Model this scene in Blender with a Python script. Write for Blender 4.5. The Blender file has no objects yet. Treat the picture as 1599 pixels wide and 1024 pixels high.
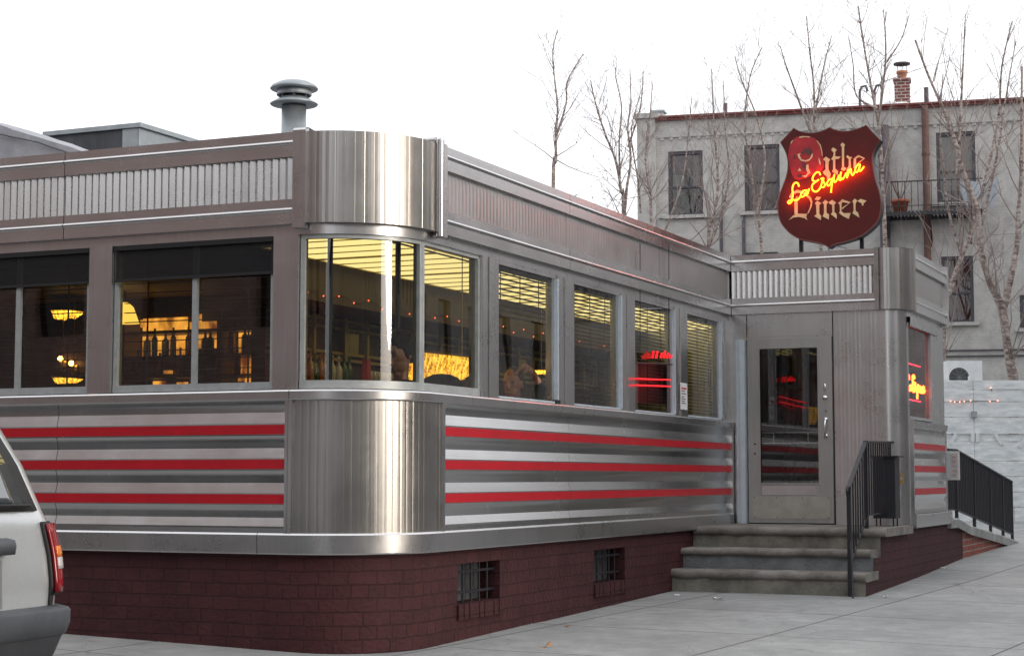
import bpy, math, random
from mathutils import Vector, Matrix
S = bpy.context.scene
COL = S.collection
RAD = math.radians

# ------------------------------------------------------------------ camera geometry (used to survey the place)
F = 2774.0
YAW = RAD(24.04); PITCH = math.atan(233 / F)
Rv = Vector((math.cos(YAW), math.sin(YAW), 0))
Hv = Vector((-math.sin(YAW), math.cos(YAW), 0))
FW = Hv * math.cos(PITCH) + Vector((0, 0, 1)) * math.sin(PITCH)
UPv = -Hv * math.sin(PITCH) + Vector((0, 0, 1)) * math.cos(PITCH)
CAM = Vector((6.029, -11.229, 1.17))
def ray(u, v): return Rv * (u - 800) + FW * F + UPv * (512 - v)
def hit(u, v, axis, val):
    d = ray(u, v); t = (val - CAM[axis]) / d[axis]
    return CAM + d * t
def at(u, v, depth): return CAM + ray(u, v) / F * depth

# ------------------------------------------------------------------ object helpers
class MB:
    def __init__(s): s.v = []; s.f = []; s.uv = []; s.sm = []; s.mi = []
    def face(s, pts, uv=None, smooth=False, mi=0):
        i = len(s.v); s.v += [tuple(p) for p in pts]
        s.f.append(tuple(range(i, i + len(pts)))); s.uv.append(uv); s.sm.append(smooth); s.mi.append(mi)
    def grid(s, rows, uvrows=None, smooth=False, closed=False, mi=0):
        n = len(rows[0]); b = len(s.v)
        for r in rows: s.v += [tuple(p) for p in r]
        m = n if closed else n - 1
        for i in range(len(rows) - 1):
            for j in range(m):
                k = (j + 1) % n
                s.f.append((b + i * n + j, b + i * n + k, b + (i + 1) * n + k, b + (i + 1) * n + j))
                s.uv.append([uvrows[i][j], uvrows[i][k], uvrows[i + 1][k], uvrows[i + 1][j]] if uvrows else None)
                s.sm.append(smooth); s.mi.append(mi)
    def box(s, a, b, mi=0):
        x0, y0, z0 = [min(a[i], b[i]) for i in range(3)]; x1, y1, z1 = [max(a[i], b[i]) for i in range(3)]
        p = [(x0,y0,z0),(x1,y0,z0),(x1,y1,z0),(x0,y1,z0),(x0,y0,z1),(x1,y0,z1),(x1,y1,z1),(x0,y1,z1)]
        s.hexa(p, mi)
    def hexa(s, p, mi=0):
        i = len(s.v); s.v += [tuple(q) for q in p]
        for q in ((0,3,2,1),(4,5,6,7),(0,1,5,4),(1,2,6,5),(2,3,7,6),(3,0,4,7)):
            s.f.append(tuple(i + k for k in q))
            pts = [p[k] for k in q]
            e = Vector(pts[1]) - Vector(pts[0]); n = e.cross(Vector(pts[2]) - Vector(pts[1]))
            if abs(n.z) > max(abs(n.x), abs(n.y)): uv = [(t[0], t[1]) for t in pts]
            elif abs(n.x) > abs(n.y): uv = [(t[1], t[2]) for t in pts]
            else: uv = [(t[0], t[2]) for t in pts]
            s.uv.append(uv); s.sm.append(False); s.mi.append(mi)
    def obox(s, c, ex, ey, ez, mi=0):      # oriented box: centre and three half vectors
        c = Vector(c); ex, ey, ez = Vector(ex), Vector(ey), Vector(ez)
        s.hexa([c-ex-ey-ez, c+ex-ey-ez, c+ex+ey-ez, c-ex+ey-ez, c-ex-ey+ez, c+ex-ey+ez, c+ex+ey+ez, c-ex+ey+ez], mi)
    def tube(s, pts, rad, n=8, cap=True, smooth=True, mi=0):
        pts = [Vector(p) for p in pts]
        if not hasattr(rad, '__len__'): rad = [rad] * len(pts)
        rows = []; prev = None
        for i, p in enumerate(pts):
            if i == 0: t = pts[1] - pts[0]
            elif i == len(pts) - 1: t = pts[-1] - pts[-2]
            else: t = (pts[i+1] - pts[i]).normalized() + (pts[i] - pts[i-1]).normalized()
            if t.length < 1e-9: t = Vector((0, 0, 1))
            t.normalize()
            if prev is None:
                a = Vector((0, 0, 1)) if abs(t.z) < .9 else Vector((1, 0, 0))
                x = t.cross(a).normalized()
            else:
                x = prev - t * prev.dot(t)
                if x.length < 1e-6: x = t.cross(Vector((1, 0, 0)))
                x.normalize()
            prev = x; y = t.cross(x)
            rows.append([p + (x * math.cos(2*math.pi*k/n) + y * math.sin(2*math.pi*k/n)) * rad[i] for k in range(n)])
        s.grid(rows, None, smooth, True, mi)
        if cap:
            s.face(list(reversed(rows[0])), None, False, mi); s.face(rows[-1], None, False, mi)
    def lathe(s, c, prof, n=24, smooth=True, mi=0):
        c = Vector(c)
        rows = [[c + Vector((r*math.cos(2*math.pi*k/n), r*math.sin(2*math.pi*k/n), z)) for k in range(n)] for r, z in prof]
        s.grid(rows, None, smooth, True, mi)
    def prism(s, poly, depth_vec, mi=0, uv=None):     # poly: list of 3D points (planar), extruded
        d = Vector(depth_vec); a = [Vector(p) for p in poly]; b = [p + d for p in a]
        s.face(a, uv, False, mi); s.face(list(reversed(b)), None, False, mi)
        for i in range(len(a)):
            j = (i + 1) % len(a); s.face([a[j], a[i], b[i], b[j]], None, False, mi)
    def sphere(s, c, r, n=12, m=8, mi=0):
        c = Vector(c); r = Vector(r) if hasattr(r, '__len__') else Vector((r, r, r))
        rows = []
        for i in range(m + 1):
            ph = math.pi * (i / m) * .998 + .001
            rows.append([c + Vector((r.x*math.sin(ph)*math.cos(2*math.pi*k/n), r.y*math.sin(ph)*math.sin(2*math.pi*k/n), -r.z*math.cos(ph))) for k in range(n)])
        s.grid(rows, None, True, True, mi)
    def build(s, name, mat, parent=None, origin=None):
        wl = Vector((0, 0, 0))
        if parent is not None: wl = WL[parent.name]
        elif origin is not None: wl = Vector(origin)
        else:
            xs = [p[0] for p in s.v]; ys = [p[1] for p in s.v]; zs = [p[2] for p in s.v]
            wl = Vector(((min(xs)+max(xs))/2, (min(ys)+max(ys))/2, min(zs)))
        me = bpy.data.meshes.new(name)
        me.from_pydata([tuple(Vector(p) - wl) for p in s.v], [], s.f)
        mats = mat if isinstance(mat, (list, tuple)) else [mat]
        for m in mats: me.materials.append(m)
        me.polygons.foreach_set('use_smooth', s.sm)
        me.polygons.foreach_set('material_index', s.mi)
        if any(u is not None for u in s.uv):
            L = me.uv_layers.new(name='UVMap')
            k = 0; data = [0.0] * (2 * len(me.loops))
            for f, u in zip(s.f, s.uv):
                for q in range(len(f)):
                    if u is not None: data[2*k] = u[q][0]; data[2*k+1] = u[q][1]
                    k += 1
            L.data.foreach_set('uv', data)
        me.update()
        o = bpy.data.objects.new(name, me); COL.objects.link(o)
        if parent is not None: o.parent = parent
        else: o.location = wl
        WL[o.name] = wl
        return o
WL = {}
def empty(name, loc, label, cat, group=None):
    o = bpy.data.objects.new(name, None); COL.objects.link(o)
    o.location = loc; o.empty_display_size = .2; WL[o.name] = Vector(loc)
    return tag(o, label, cat, group)
def tag(o, label=None, cat=None, group=None, kind=None):
    if label: o['label'] = label
    if cat: o['category'] = cat
    if group: o['group'] = group
    if kind: o['kind'] = kind
    return o
def share(o, parent=None, delta=(0, 0, 0)):
    c = o.copy(); COL.objects.link(c)
    if parent is not None: c.parent = parent
    c.location = Vector(o.location) + Vector(delta); WL[c.name] = WL[o.name]
    return c

# ------------------------------------------------------------------ materials
def nmat(name):
    m = bpy.data.materials.new(name); m.use_nodes = True
    nt = m.node_tree; b = nt.nodes['Principled BSDF']
    return m, nt, b
def P(name, col, rough=.5, metal=0.0, var=.0, vs=6.0, bump=0.0, bs=60.0, st=(1, 1, 1), rvar=0.0, coord='Object', spec=None, col2=None, vs2=None):
    m, nt, b = nmat(name); N = nt.nodes; L = nt.links
    b.inputs['Base Color'].default_value = (*col, 1); b.inputs['Roughness'].default_value = rough; b.inputs['Metallic'].default_value = metal
    if spec is not None: b.inputs['Specular IOR Level'].default_value = spec
    if var or bump or rvar:
        tc = N.new('ShaderNodeTexCoord'); mp = N.new('ShaderNodeMapping'); mp.inputs['Scale'].default_value = st
        L.new(tc.outputs[coord], mp.inputs['Vector'])
        n1 = N.new('ShaderNodeTexNoise'); n1.inputs['Scale'].default_value = vs; n1.inputs['Detail'].default_value = 8; n1.inputs['Roughness'].default_value = .65
        L.new(mp.outputs[0], n1.inputs['Vector'])
        if var:
            r = N.new('ShaderNodeValToRGB'); r.color_ramp.elements[0].position = .3; r.color_ramp.elements[1].position = .7
            c2 = col2 or tuple(min(1, c * (1 + var)) for c in col)
            r.color_ramp.elements[0].color = (*[c * (1 - var) for c in col], 1); r.color_ramp.elements[1].color = (*c2, 1)
            L.new(n1.outputs['Fac'], r.inputs['Fac']); L.new(r.outputs['Color'], b.inputs['Base Color'])
        if rvar:
            mr = N.new('ShaderNodeMapRange'); mr.inputs['From Min'].default_value = .3; mr.inputs['From Max'].default_value = .7
            mr.inputs['To Min'].default_value = max(0.02, rough - rvar); mr.inputs['To Max'].default_value = min(1, rough + rvar)
            L.new(n1.outputs['Fac'], mr.inputs['Value']); L.new(mr.outputs[0], b.inputs['Roughness'])
        if bump:
            n2 = N.new('ShaderNodeTexNoise'); n2.inputs['Scale'].default_value = bs; n2.inputs['Detail'].default_value = 6
            L.new(mp.outputs[0], n2.inputs['Vector'])
            bp = N.new('ShaderNodeBump'); bp.inputs['Strength'].default_value = bump; bp.inputs['Distance'].default_value = .02
            L.new(n2.outputs['Fac'], bp.inputs['Height']); L.new(bp.outputs[0], b.inputs['Normal'])
    return m
def emit(name, col, s, base=(0, 0, 0)):
    m, nt, b = nmat(name)
    b.inputs['Base Color'].default_value = (*base, 1); b.inputs['Roughness'].default_value = .6
    b.inputs['Emission Color'].default_value = (*col, 1); b.inputs['Emission Strength'].default_value = s
    return m
def steel(name, col, rough, streak='Z', dent=.06):
    # stainless sheet: long brushed streaks, cloudy tarnish, broad shallow oil-canning
    m, nt, b = nmat(name); N = nt.nodes; L = nt.links
    b.inputs['Metallic'].default_value = 1.0
    tc = N.new('ShaderNodeTexCoord')
    mp = N.new('ShaderNodeMapping'); mp.inputs['Scale'].default_value = {'Z': (60, 60, .8), 'H': (.8, .8, 60)}[streak]
    L.new(tc.outputs['Object'], mp.inputs['Vector'])
    n1 = N.new('ShaderNodeTexNoise'); n1.inputs['Scale'].default_value = 1.5; n1.inputs['Detail'].default_value = 5
    L.new(mp.outputs[0], n1.inputs['Vector'])
    n2 = N.new('ShaderNodeTexNoise'); n2.inputs['Scale'].default_value = 2.3; n2.inputs['Detail'].default_value = 8; n2.inputs['Roughness'].default_value = .7
    L.new(tc.outputs['Object'], n2.inputs['Vector'])
    mx = N.new('ShaderNodeMath'); mx.operation = 'ADD'; L.new(n1.outputs['Fac'], mx.inputs[0]); L.new(n2.outputs['Fac'], mx.inputs[1])
    r = N.new('ShaderNodeValToRGB'); r.color_ramp.elements[0].position = .38; r.color_ramp.elements[1].position = .62
    r.color_ramp.elements[0].color = (*[c * .92 for c in col], 1); r.color_ramp.elements[1].color = (*[min(1, c * 1.04) for c in col], 1)
    hf = N.new('ShaderNodeMath'); hf.operation = 'MULTIPLY'; hf.inputs[1].default_value = .5; L.new(mx.outputs[0], hf.inputs[0])
    L.new(hf.outputs[0], r.inputs['Fac']); L.new(r.outputs['Color'], b.inputs['Base Color'])
    mr = N.new('ShaderNodeMapRange'); mr.inputs['From Min'].default_value = .35; mr.inputs['From Max'].default_value = .65
    mr.inputs['To Min'].default_value = rough * .88; mr.inputs['To Max'].default_value = rough * 1.15
    L.new(n2.outputs['Fac'], mr.inputs['Value']); L.new(mr.outputs[0], b.inputs['Roughness'])
    n3 = N.new('ShaderNodeTexNoise'); n3.inputs['Scale'].default_value = 2.2; n3.inputs['Detail'].default_value = 2
    L.new(tc.outputs['Object'], n3.inputs['Vector'])
    bp = N.new('ShaderNodeBump'); bp.inputs['Strength'].default_value = dent; bp.inputs['Distance'].default_value = .02
    L.new(n3.outputs['Fac'], bp.inputs['Height'])
    b2 = N.new('ShaderNodeBump'); b2.inputs['Strength'].default_value = .008 if streak == 'Z' else 0.0; b2.inputs['Distance'].default_value = .002
    L.new(n1.outputs['Fac'], b2.inputs['Height']); L.new(bp.outputs[0], b2.inputs['Normal']); L.new(b2.outputs[0], b.inputs['Normal'])
    return m
def brick(name, c1, c2, mortar, bw=.22, rh=.098, ms=.008, bump=.8, squash=.6, dirt=.25):
    m, nt, b = nmat(name); N = nt.nodes; L = nt.links
    b.inputs['Roughness'].default_value = .7; b.inputs['Specular IOR Level'].default_value = .25
    tc = N.new('ShaderNodeTexCoord')
    nw = N.new('ShaderNodeTexNoise'); nw.inputs['Scale'].default_value = 5; nw.inputs['Detail'].default_value = 3
    L.new(tc.outputs['UV'], nw.inputs['Vector'])
    vm = N.new('ShaderNodeVectorMath'); vm.operation = 'SCALE'; vm.inputs['Scale'].default_value = .022
    sb = N.new('ShaderNodeVectorMath'); sb.operation = 'SUBTRACT'; sb.inputs[1].default_value = (.5, .5, .5)
    L.new(nw.outputs['Color'], sb.inputs[0]); L.new(sb.outputs[0], vm.inputs[0])
    ad = N.new('ShaderNodeVectorMath'); L.new(tc.outputs['UV'], ad.inputs[0]); L.new(vm.outputs[0], ad.inputs[1])
    bt = N.new('ShaderNodeTexBrick'); bt.offset = .5; bt.squash = squash; bt.squash_frequency = 3; bt.offset_frequency = 2
    bt.inputs['Scale'].default_value = 1; bt.inputs['Brick Width'].default_value = bw; bt.inputs['Row Height'].default_value = rh
    bt.inputs['Mortar Size'].default_value = ms; bt.inputs['Mortar Smooth'].default_value = .25; bt.inputs['Bias'].default_value = 0
    bt.inputs['Color1'].default_value = (*c1, 1); bt.inputs['Color2'].default_value = (*c2, 1); bt.inputs['Mortar'].default_value = (*mortar, 1)
    L.new(ad.outputs[0], bt.inputs['Vector'])
    n = N.new('ShaderNodeTexNoise'); n.inputs['Scale'].default_value = 3; n.inputs['Detail'].default_value = 9; n.inputs['Roughness'].default_value = .7
    L.new(tc.outputs['UV'], n.inputs['Vector'])
    mr = N.new('ShaderNodeMapRange'); mr.inputs['From Min'].default_value = .3; mr.inputs['From Max'].default_value = .7
    mr.inputs['To Min'].default_value = 1 - dirt; mr.inputs['To Max'].default_value = 1 + dirt; L.new(n.outputs['Fac'], mr.inputs['Value'])
    mu = N.new('ShaderNodeVectorMath'); mu.operation = 'SCALE'; L.new(bt.outputs['Color'], mu.inputs[0]); L.new(mr.outputs[0], mu.inputs['Scale'])
    L.new(mu.outputs[0], b.inputs['Base Color'])
    n2 = N.new('ShaderNodeTexNoise'); n2.inputs['Scale'].default_value = 28; n2.inputs['Detail'].default_value = 8
    L.new(tc.outputs['UV'], n2.inputs['Vector'])
    h = N.new('ShaderNodeMath'); h.operation = 'MULTIPLY_ADD'; h.inputs[1].default_value = -1.0
    L.new(bt.outputs['Fac'], h.inputs[0])
    n2m = N.new('ShaderNodeMath'); n2m.operation = 'MULTIPLY'; n2m.inputs[1].default_value = .9; L.new(n2.outputs['Fac'], n2m.inputs[0])
    L.new(n2m.outputs[0], h.inputs[2])
    bp = N.new('ShaderNodeBump'); bp.inputs['Strength'].default_value = bump; bp.inputs['Distance'].default_value = .012
    L.new(h.outputs[0], bp.inputs['Height']); L.new(bp.outputs[0], b.inputs['Normal'])
    return m
def glass(name, tint=(.75, .78, .76), ior=1.5, rough=.0, boost=1.0):
    m = bpy.data.materials.new(name); m.use_nodes = True; nt = m.node_tree; N = nt.nodes; L = nt.links
    N.remove(N['Principled BSDF']); out = N['Material Output']
    tr = N.new('ShaderNodeBsdfTransparent'); tr.inputs['Color'].default_value = (*tint, 1)
    gl = N.new('ShaderNodeBsdfGlossy'); gl.inputs['Roughness'].default_value = rough; gl.inputs['Color'].default_value = (1, 1, 1, 1)
    tc = N.new('ShaderNodeTexCoord'); no = N.new('ShaderNodeTexNoise'); no.inputs['Scale'].default_value = 1.6; no.inputs['Detail'].default_value = 1
    L.new(tc.outputs['Object'], no.inputs['Vector'])
    bp = N.new('ShaderNodeBump'); bp.inputs['Strength'].default_value = .06; bp.inputs['Distance'].default_value = .02; L.new(no.outputs['Fac'], bp.inputs['Height'])
    L.new(bp.outputs[0], gl.inputs['Normal'])
    fr = N.new('ShaderNodeFresnel'); fr.inputs['IOR'].default_value = ior
    mu = N.new('ShaderNodeMath'); mu.operation = 'MULTIPLY'; mu.inputs[1].default_value = boost; mu.use_clamp = True; L.new(fr.outputs[0], mu.inputs[0])
    mx = N.new('ShaderNodeMixShader'); L.new(mu.outputs[0], mx.inputs[0]); L.new(tr.outputs[0], mx.inputs[1]); L.new(gl.outputs[0], mx.inputs[2])
    L.new(mx.outputs[0], out.inputs['Surface'])
    return m
def screen(name, col, alpha):
    m, nt, b = nmat(name); b.inputs['Base Color'].default_value = (*col, 1); b.inputs['Roughness'].default_value = .8; b.inputs['Alpha'].default_value = alpha
    return m

M = {}
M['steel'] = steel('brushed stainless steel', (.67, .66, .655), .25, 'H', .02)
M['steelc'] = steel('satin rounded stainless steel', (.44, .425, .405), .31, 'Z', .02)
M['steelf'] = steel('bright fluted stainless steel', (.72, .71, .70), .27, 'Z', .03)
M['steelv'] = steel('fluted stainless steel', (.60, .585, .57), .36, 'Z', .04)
M['steelp'] = steel('dull stainless stripe panel', (.59, .585, .58), .24, 'H', .018)
M['steelw'] = steel('weathered steel sheet', (.62, .61, .605), .29, 'Z', .016)
M['alu'] = P('grey painted window frame', (.42, .44, .44), .42, .35, .12, 14, .08, 90, rvar=.1)
M['aluw'] = P('pale anodised tube', (.52, .58, .63), .4, .15, .1, 8)
M['red'] = P('red enamel strip', (.47, .006, .016), .38, 0, .12, 5, .05, 20)
M['brick'] = brick('maroon painted brick', (.066, .0205, .022), (.055, .017, .019), (.040, .0125, .014), ms=.006, bump=.95)
M['brickr'] = brick('bare red brick', (.30, .075, .045), (.22, .055, .04), (.30, .24, .21), .21, .075, .009, .5, 1.0)
M['dark'] = P('black for shaded gaps and trim', (.012, .012, .013), .7)  # flat black: shade of gaps put into colour, also real dark trim
M['roof'] = P('grey roofing felt', (.16, .16, .17), .9, 0, .25, 3, .4, 30)
M['glass'] = glass('window glass', (.78, .80, .78), 1.75)
M['doorglass'] = glass('door glass', (.62, .62, .62), 2.1)
M['black'] = P('black painted iron', (.014, .014, .018), .42, 0, .3, 20)
M['shade'] = screen('dark mesh roller shade', (.010, .009, .011), .62)
M['kick'] = P('scuffed kick plate', (.38, .365, .32), .5, .3, .15, 9, .1, 60, (1, 1, 1))
M['doorm'] = P('satin aluminium door', (.40, .40, .385), .40, .75, .10, 12, .03, 90, (1, 1, .1))
M['chrome'] = P('polished chrome', (.75, .75, .76), .12, 1.0)
M['brass'] = P('polished brass', (.72, .46, .16), .25, 1.0)
M['white'] = P('white paper', (.72, .70, .70), .8, 0, .06, 20)
M['ink'] = P('faded printed ink', (.16, .13, .14), .8)
M['redink'] = P('red printed ink', (.5, .05, .06), .8)
exec_later = []

# ------------------------------------------------------------------ ground
def interp(x, kn):
    if x <= kn[0][0]: return kn[0][1]
    for (a, b), (c, d) in zip(kn, kn[1:]):
        if x <= c: return b + (d - b) * (x - a) / (c - a)
    return kn[-1][1]
def gz(x, y):
    z = interp(y, [(-60, -.35), (-12, -.2), (-2, -.14), (1, -.1), (6.4, 0), (9.1, .06), (11.8, .15), (16, .2), (22, .36), (40, .45), (200, .6)])
    if x < 0 and y < 3: z += .03 * min(-x, 12)
    if x > 1.5: z -= .008 * min(x - 1.5, 20)
    return z
def ground_patch(xs, ys, dz=0.0):
    mb = MB()
    rows = [[(x, y, gz(x, y) + dz) for x in xs] for y in ys]
    mb.grid(rows, [[(x, y) for x in xs] for y in ys], True)
    return mb
def fr(a, b, st):
    n = max(1, int(round((b - a) / st))); return [a + (b - a) * i / n for i in range(n + 1)]
def sidewalk_mat():
    m, nt, b = nmat('grey sidewalk concrete'); N = nt.nodes; L = nt.links
    b.inputs['Roughness'].default_value = .85
    tc = N.new('ShaderNodeTexCoord'); mp = N.new('ShaderNodeMapping'); mp.inputs['Location'].default_value = (.02, -.9, 0); mp.inputs['Rotation'].default_value = (0, 0, RAD(5))
    L.new(tc.outputs['UV'], mp.inputs['Vector'])
    bt = N.new('ShaderNodeTexBrick'); bt.offset = 0; bt.inputs['Scale'].default_value = 1; bt.inputs['Brick Width'].default_value = 1.88; bt.inputs['Row Height'].default_value = 1.86
    bt.inputs['Mortar Size'].default_value = .013; bt.inputs['Mortar Smooth'].default_value = .3
    bt.inputs['Color1'].default_value = (.34, .345, .34, 1); bt.inputs['Color2'].default_value = (.305, .31, .306, 1); bt.inputs['Mortar'].default_value = (.12, .12, .12, 1)
    L.new(mp.outputs[0], bt.inputs['Vector'])
    def noise(sc, det, rgh, lo, hi):
        n = N.new('ShaderNodeTexNoise'); n.inputs['Scale'].default_value = sc; n.inputs['Detail'].default_value = det; n.inputs['Roughness'].default_value = rgh
        L.new(tc.outputs['UV'], n.inputs['Vector'])
        r = N.new('ShaderNodeMapRange'); r.inputs['From Min'].default_value = .3; r.inputs['From Max'].default_value = .7; r.inputs['To Min'].default_value = lo; r.inputs['To Max'].default_value = hi
        L.new(n.outputs['Fac'], r.inputs['Value']); return r, n
    r1, _ = noise(.8, 9, .75, .66, 1.16); r2, n2 = noise(60, 6, .6, .86, 1.12); r3, _ = noise(5, 6, .7, .84, 1.1)
    a = N.new('ShaderNodeMath'); a.operation = 'MULTIPLY'; L.new(r1.outputs[0], a.inputs[0]); L.new(r2.outputs[0], a.inputs[1])
    a2 = N.new('ShaderNodeMath'); a2.operation = 'MULTIPLY'; L.new(a.outputs[0], a2.inputs[0]); L.new(r3.outputs[0], a2.inputs[1])
    # old gum and oil spots
    vo = N.new('ShaderNodeTexVoronoi'); vo.inputs['Scale'].default_value = 1.7; L.new(tc.outputs['UV'], vo.inputs['Vector'])
    sp = N.new('ShaderNodeMapRange'); sp.inputs['From Min'].default_value = .06; sp.inputs['From Max'].default_value = .10; sp.inputs['To Min'].default_value = .66; sp.inputs['To Max'].default_value = 1
    L.new(vo.outputs['Distance'], sp.inputs['Value'])
    nc = N.new('ShaderNodeTexNoise'); nc.inputs['Scale'].default_value = 4; nc.inputs['Detail'].default_value = 5; L.new(tc.outputs['UV'], nc.inputs['Vector'])
    sc = N.new('ShaderNodeVectorMath'); sc.operation = 'MULTIPLY_ADD'; sc.inputs[1].default_value = (.35, .35, 0); L.new(nc.outputs['Color'], sc.inputs[0]); L.new(tc.outputs['UV'], sc.inputs[2])
    ve = N.new('ShaderNodeTexVoronoi'); ve.feature = 'DISTANCE_TO_EDGE'; ve.inputs['Scale'].default_value = .42; L.new(sc.outputs[0], ve.inputs['Vector'])
    cr = N.new('ShaderNodeMapRange'); cr.inputs['From Min'].default_value = .0; cr.inputs['From Max'].default_value = .005; cr.inputs['To Min'].default_value = .74; cr.inputs['To Max'].default_value = 1; L.new(ve.outputs['Distance'], cr.inputs['Value'])
    a4 = N.new('ShaderNodeMath'); a4.operation = 'MULTIPLY'; L.new(a2.outputs[0], a4.inputs[0]); L.new(cr.outputs[0], a4.inputs[1])
    a3 = N.new('ShaderNodeMath'); a3.operation = 'MULTIPLY'; L.new(a4.outputs[0], a3.inputs[0]); L.new(sp.outputs[0], a3.inputs[1])
    mu = N.new('ShaderNodeVectorMath'); mu.operation = 'SCALE'; L.new(bt.outputs['Color'], mu.inputs[0]); L.new(a3.outputs[0], mu.inputs['Scale']); L.new(mu.outputs[0], b.inputs['Base Color'])
    sb = N.new('ShaderNodeMath'); sb.operation = 'MULTIPLY_ADD'; sb.inputs[1].default_value = -1.5; L.new(bt.outputs['Fac'], sb.inputs[0]); L.new(n2.outputs['Fac'], sb.inputs[2])
    bp = N.new('ShaderNodeBump'); bp.inputs['Strength'].default_value = .35; bp.inputs['Distance'].default_value = .008; L.new(sb.outputs[0], bp.inputs['Height']); L.new(bp.outputs[0], b.inputs['Normal'])
    return m
M['walk'] = sidewalk_mat()
M['asphalt'] = P('worn asphalt', (.055, .055, .058), .9, 0, .25, 2, .5, 120)
M['kerb'] = P('granite kerb', (.30, .30, .29), .85, 0, .2, 8, .3, 60)
W = ground_patch(fr(-40, 4.4, .8), fr(-1.75, 22, .6) + fr(23, 90, 6)).build('sidewalk', M['walk'], None, (0, 0, 0)); tag(W, kind='structure')
Rd = ground_patch(fr(-400, -40, 40) + fr(-36, 60, 6) + fr(80, 400, 40), fr(-400, -60, 40) + fr(-54, 60, 6) + fr(80, 400, 40), -.15).build('road', M['asphalt'], None, (0, 0, 0)); tag(Rd, kind='structure')
kb = MB()
for (x0, y0, x1, y1, nx, ny) in ((-40, -1.75, 4.4, -1.75, 0, -1), (4.4, -1.75, 4.4, 90, 1, 0)):
    n = 40; top = []; edge = []; bot = []
    for i in range(n + 1):
        x = x0 + (x1 - x0) * i / n; y = y0 + (y1 - y0) * i / n; z = gz(x, y) + .003
        top.append((x - nx*.0, y - ny*.0, z)); edge.append((x + nx*.15, y + ny*.15, z)); bot.append((x + nx*.17, y + ny*.17, z - .3))
    kb.grid([top, edge], None); kb.grid([edge, bot], None)
tag(kb.build('kerb', M['kerb'], None, (0, 0, 0)), kind='structure')

# ------------------------------------------------------------------ the diner
class Path:
    def __init__(s, pts):
        s.p = pts; s.s = [0.0]
        for a, b in zip(pts, pts[1:]): s.s.append(s.s[-1] + math.hypot(b[0]-a[0], b[1]-a[1]))
        s.len = s.s[-1]
    def ev(s, t):
        t = max(0, min(s.len, t)); lo = 0; hi = len(s.s) - 1
        while hi - lo > 1:
            m = (lo + hi) // 2
            if s.s[m] <= t: lo = m
            else: hi = m
        k = (t - s.s[lo]) / max(1e-9, s.s[hi] - s.s[lo]); a, b = s.p[lo], s.p[hi]
        nx = a[2] + (b[2]-a[2]) * k; ny = a[3] + (b[3]-a[3]) * k; l = math.hypot(nx, ny)
        return (a[0] + (b[0]-a[0])*k, a[1] + (b[1]-a[1])*k, nx/l, ny/l)
    def cut(s, a, b):
        ts = [a] + [t for t in s.s if a + 1e-4 < t < b - 1e-4] + [b]
        return [(t,) + s.ev(t) for t in ts]
def arc(cx, cy, r, n=40):
    return [(cx + r*math.sin(a), cy - r*math.cos(a), math.sin(a), -math.cos(a)) for a in [math.pi/2*i/n for i in range(n + 1)]]
MAIN = Path([(-9, 0, 0, -1)] + arc(-.75, .75, .75) + [(0, 8.434, 1, 0)])
SA = 8.25; SB = SA + MAIN.s[41] - MAIN.s[1]
def sx(x): return x + 9
def sy(y): return SB + y - .75
ANX = Path([(0, 8.434, 0, -1)] + arc(1.78, 8.674, .24, 16) + [(2.02, 10.8, 1, 0)])
def ax(x): return x
ANW = Path([(0, 8.434, 0, -1)] + arc(1.79, 8.644, .21, 16) + [(2.0, 10.8, 1, 0)])
AWB = ANW.s[17]
def aw(y): return AWB + y - 8.644
AB = ANX.s[17]
def ay(y): return AB + y - 8.674
def sweep(mb, path, a, b, *profs, mi=0, capends=False):
    pts = path.cut(a, b)
    for prof in profs:
        rows = [[(x + nx*o, y + ny*o, z) for (t, x, y, nx, ny) in pts] for o, z in prof]
        uvr = [[(t, z) for (t, x, y, nx, ny) in pts] for o, z in prof]
        mb.grid(rows, uvr, True, False, mi)
def segs(pl): return [[a, b] for a, b in zip(pl, pl[1:])]
def pleat(mb, path, a, b, z0, z1, pitch, shape, base=0.0, smooth=False, jit=0.0, rnd=None, mi=0):
    n = max(1, int(round((b - a) / pitch))); pts = []
    for i in range(n):
        j = (rnd.uniform(-jit, jit) if rnd else 0)
        for (t, o) in shape: pts.append((a + (b - a) * (i + t) / n, base + o * (1 + j)))
    pts.append((b, base + shape[0][1]))
    r0 = []; r1 = []
    for t, o in pts:
        x, y, nx, ny = path.ev(t); r0.append((x + nx*o, y + ny*o, z0)); r1.append((x + nx*o, y + ny*o, z1))
    mb.grid([r0, r1], [[(t, z0) for t, o in pts], [(t, z1) for t, o in pts]], smooth, False, mi)
diner = empty('diner', (-2, 3, 0), 'long stainless steel diner with fluted rounded corner, red stripes and brick base on the sidewalk', 'diner')
D = diner
rnd = random.Random(4)
def ban(z, h=.04): return [(.04, z), (.052, z + .006), (.058, z + .018), (.052, z + .03), (.04, z + .036)]
def frieze(path, segm, fl_shape, pitch=.066):
    mb = MB(); fm = MB(); bk = MB()
    for a, b in segm:
        sweep(mb, path, a, b, *segs([(-.06, 3.03), (.04, 3.03), (.04, 3.115)]), ban(3.115), *segs([(.04, 3.151), (.04, 3.214), (-.01, 3.218)]))
        sweep(mb, path, a, b, *segs([(-.01, 3.526), (.04, 3.53), (.04, 3.617)]), ban(3.617), *segs([(.04, 3.653), (.04, 3.715), (-.14, 3.722)]))
        pleat(fm, path, a, b, 3.217, 3.527, pitch, fl_shape, .0, False, .05, rnd)
    a, b = segm[0][0], segm[-1][1]
    sweep(bk, path, a, b, [(-.03, 3.03), (-.03, 3.71)])
    return mb, fm, bk
saw = [(0, .024), (.54, .004), (.56, -.007), (.95, -.007)]
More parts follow.
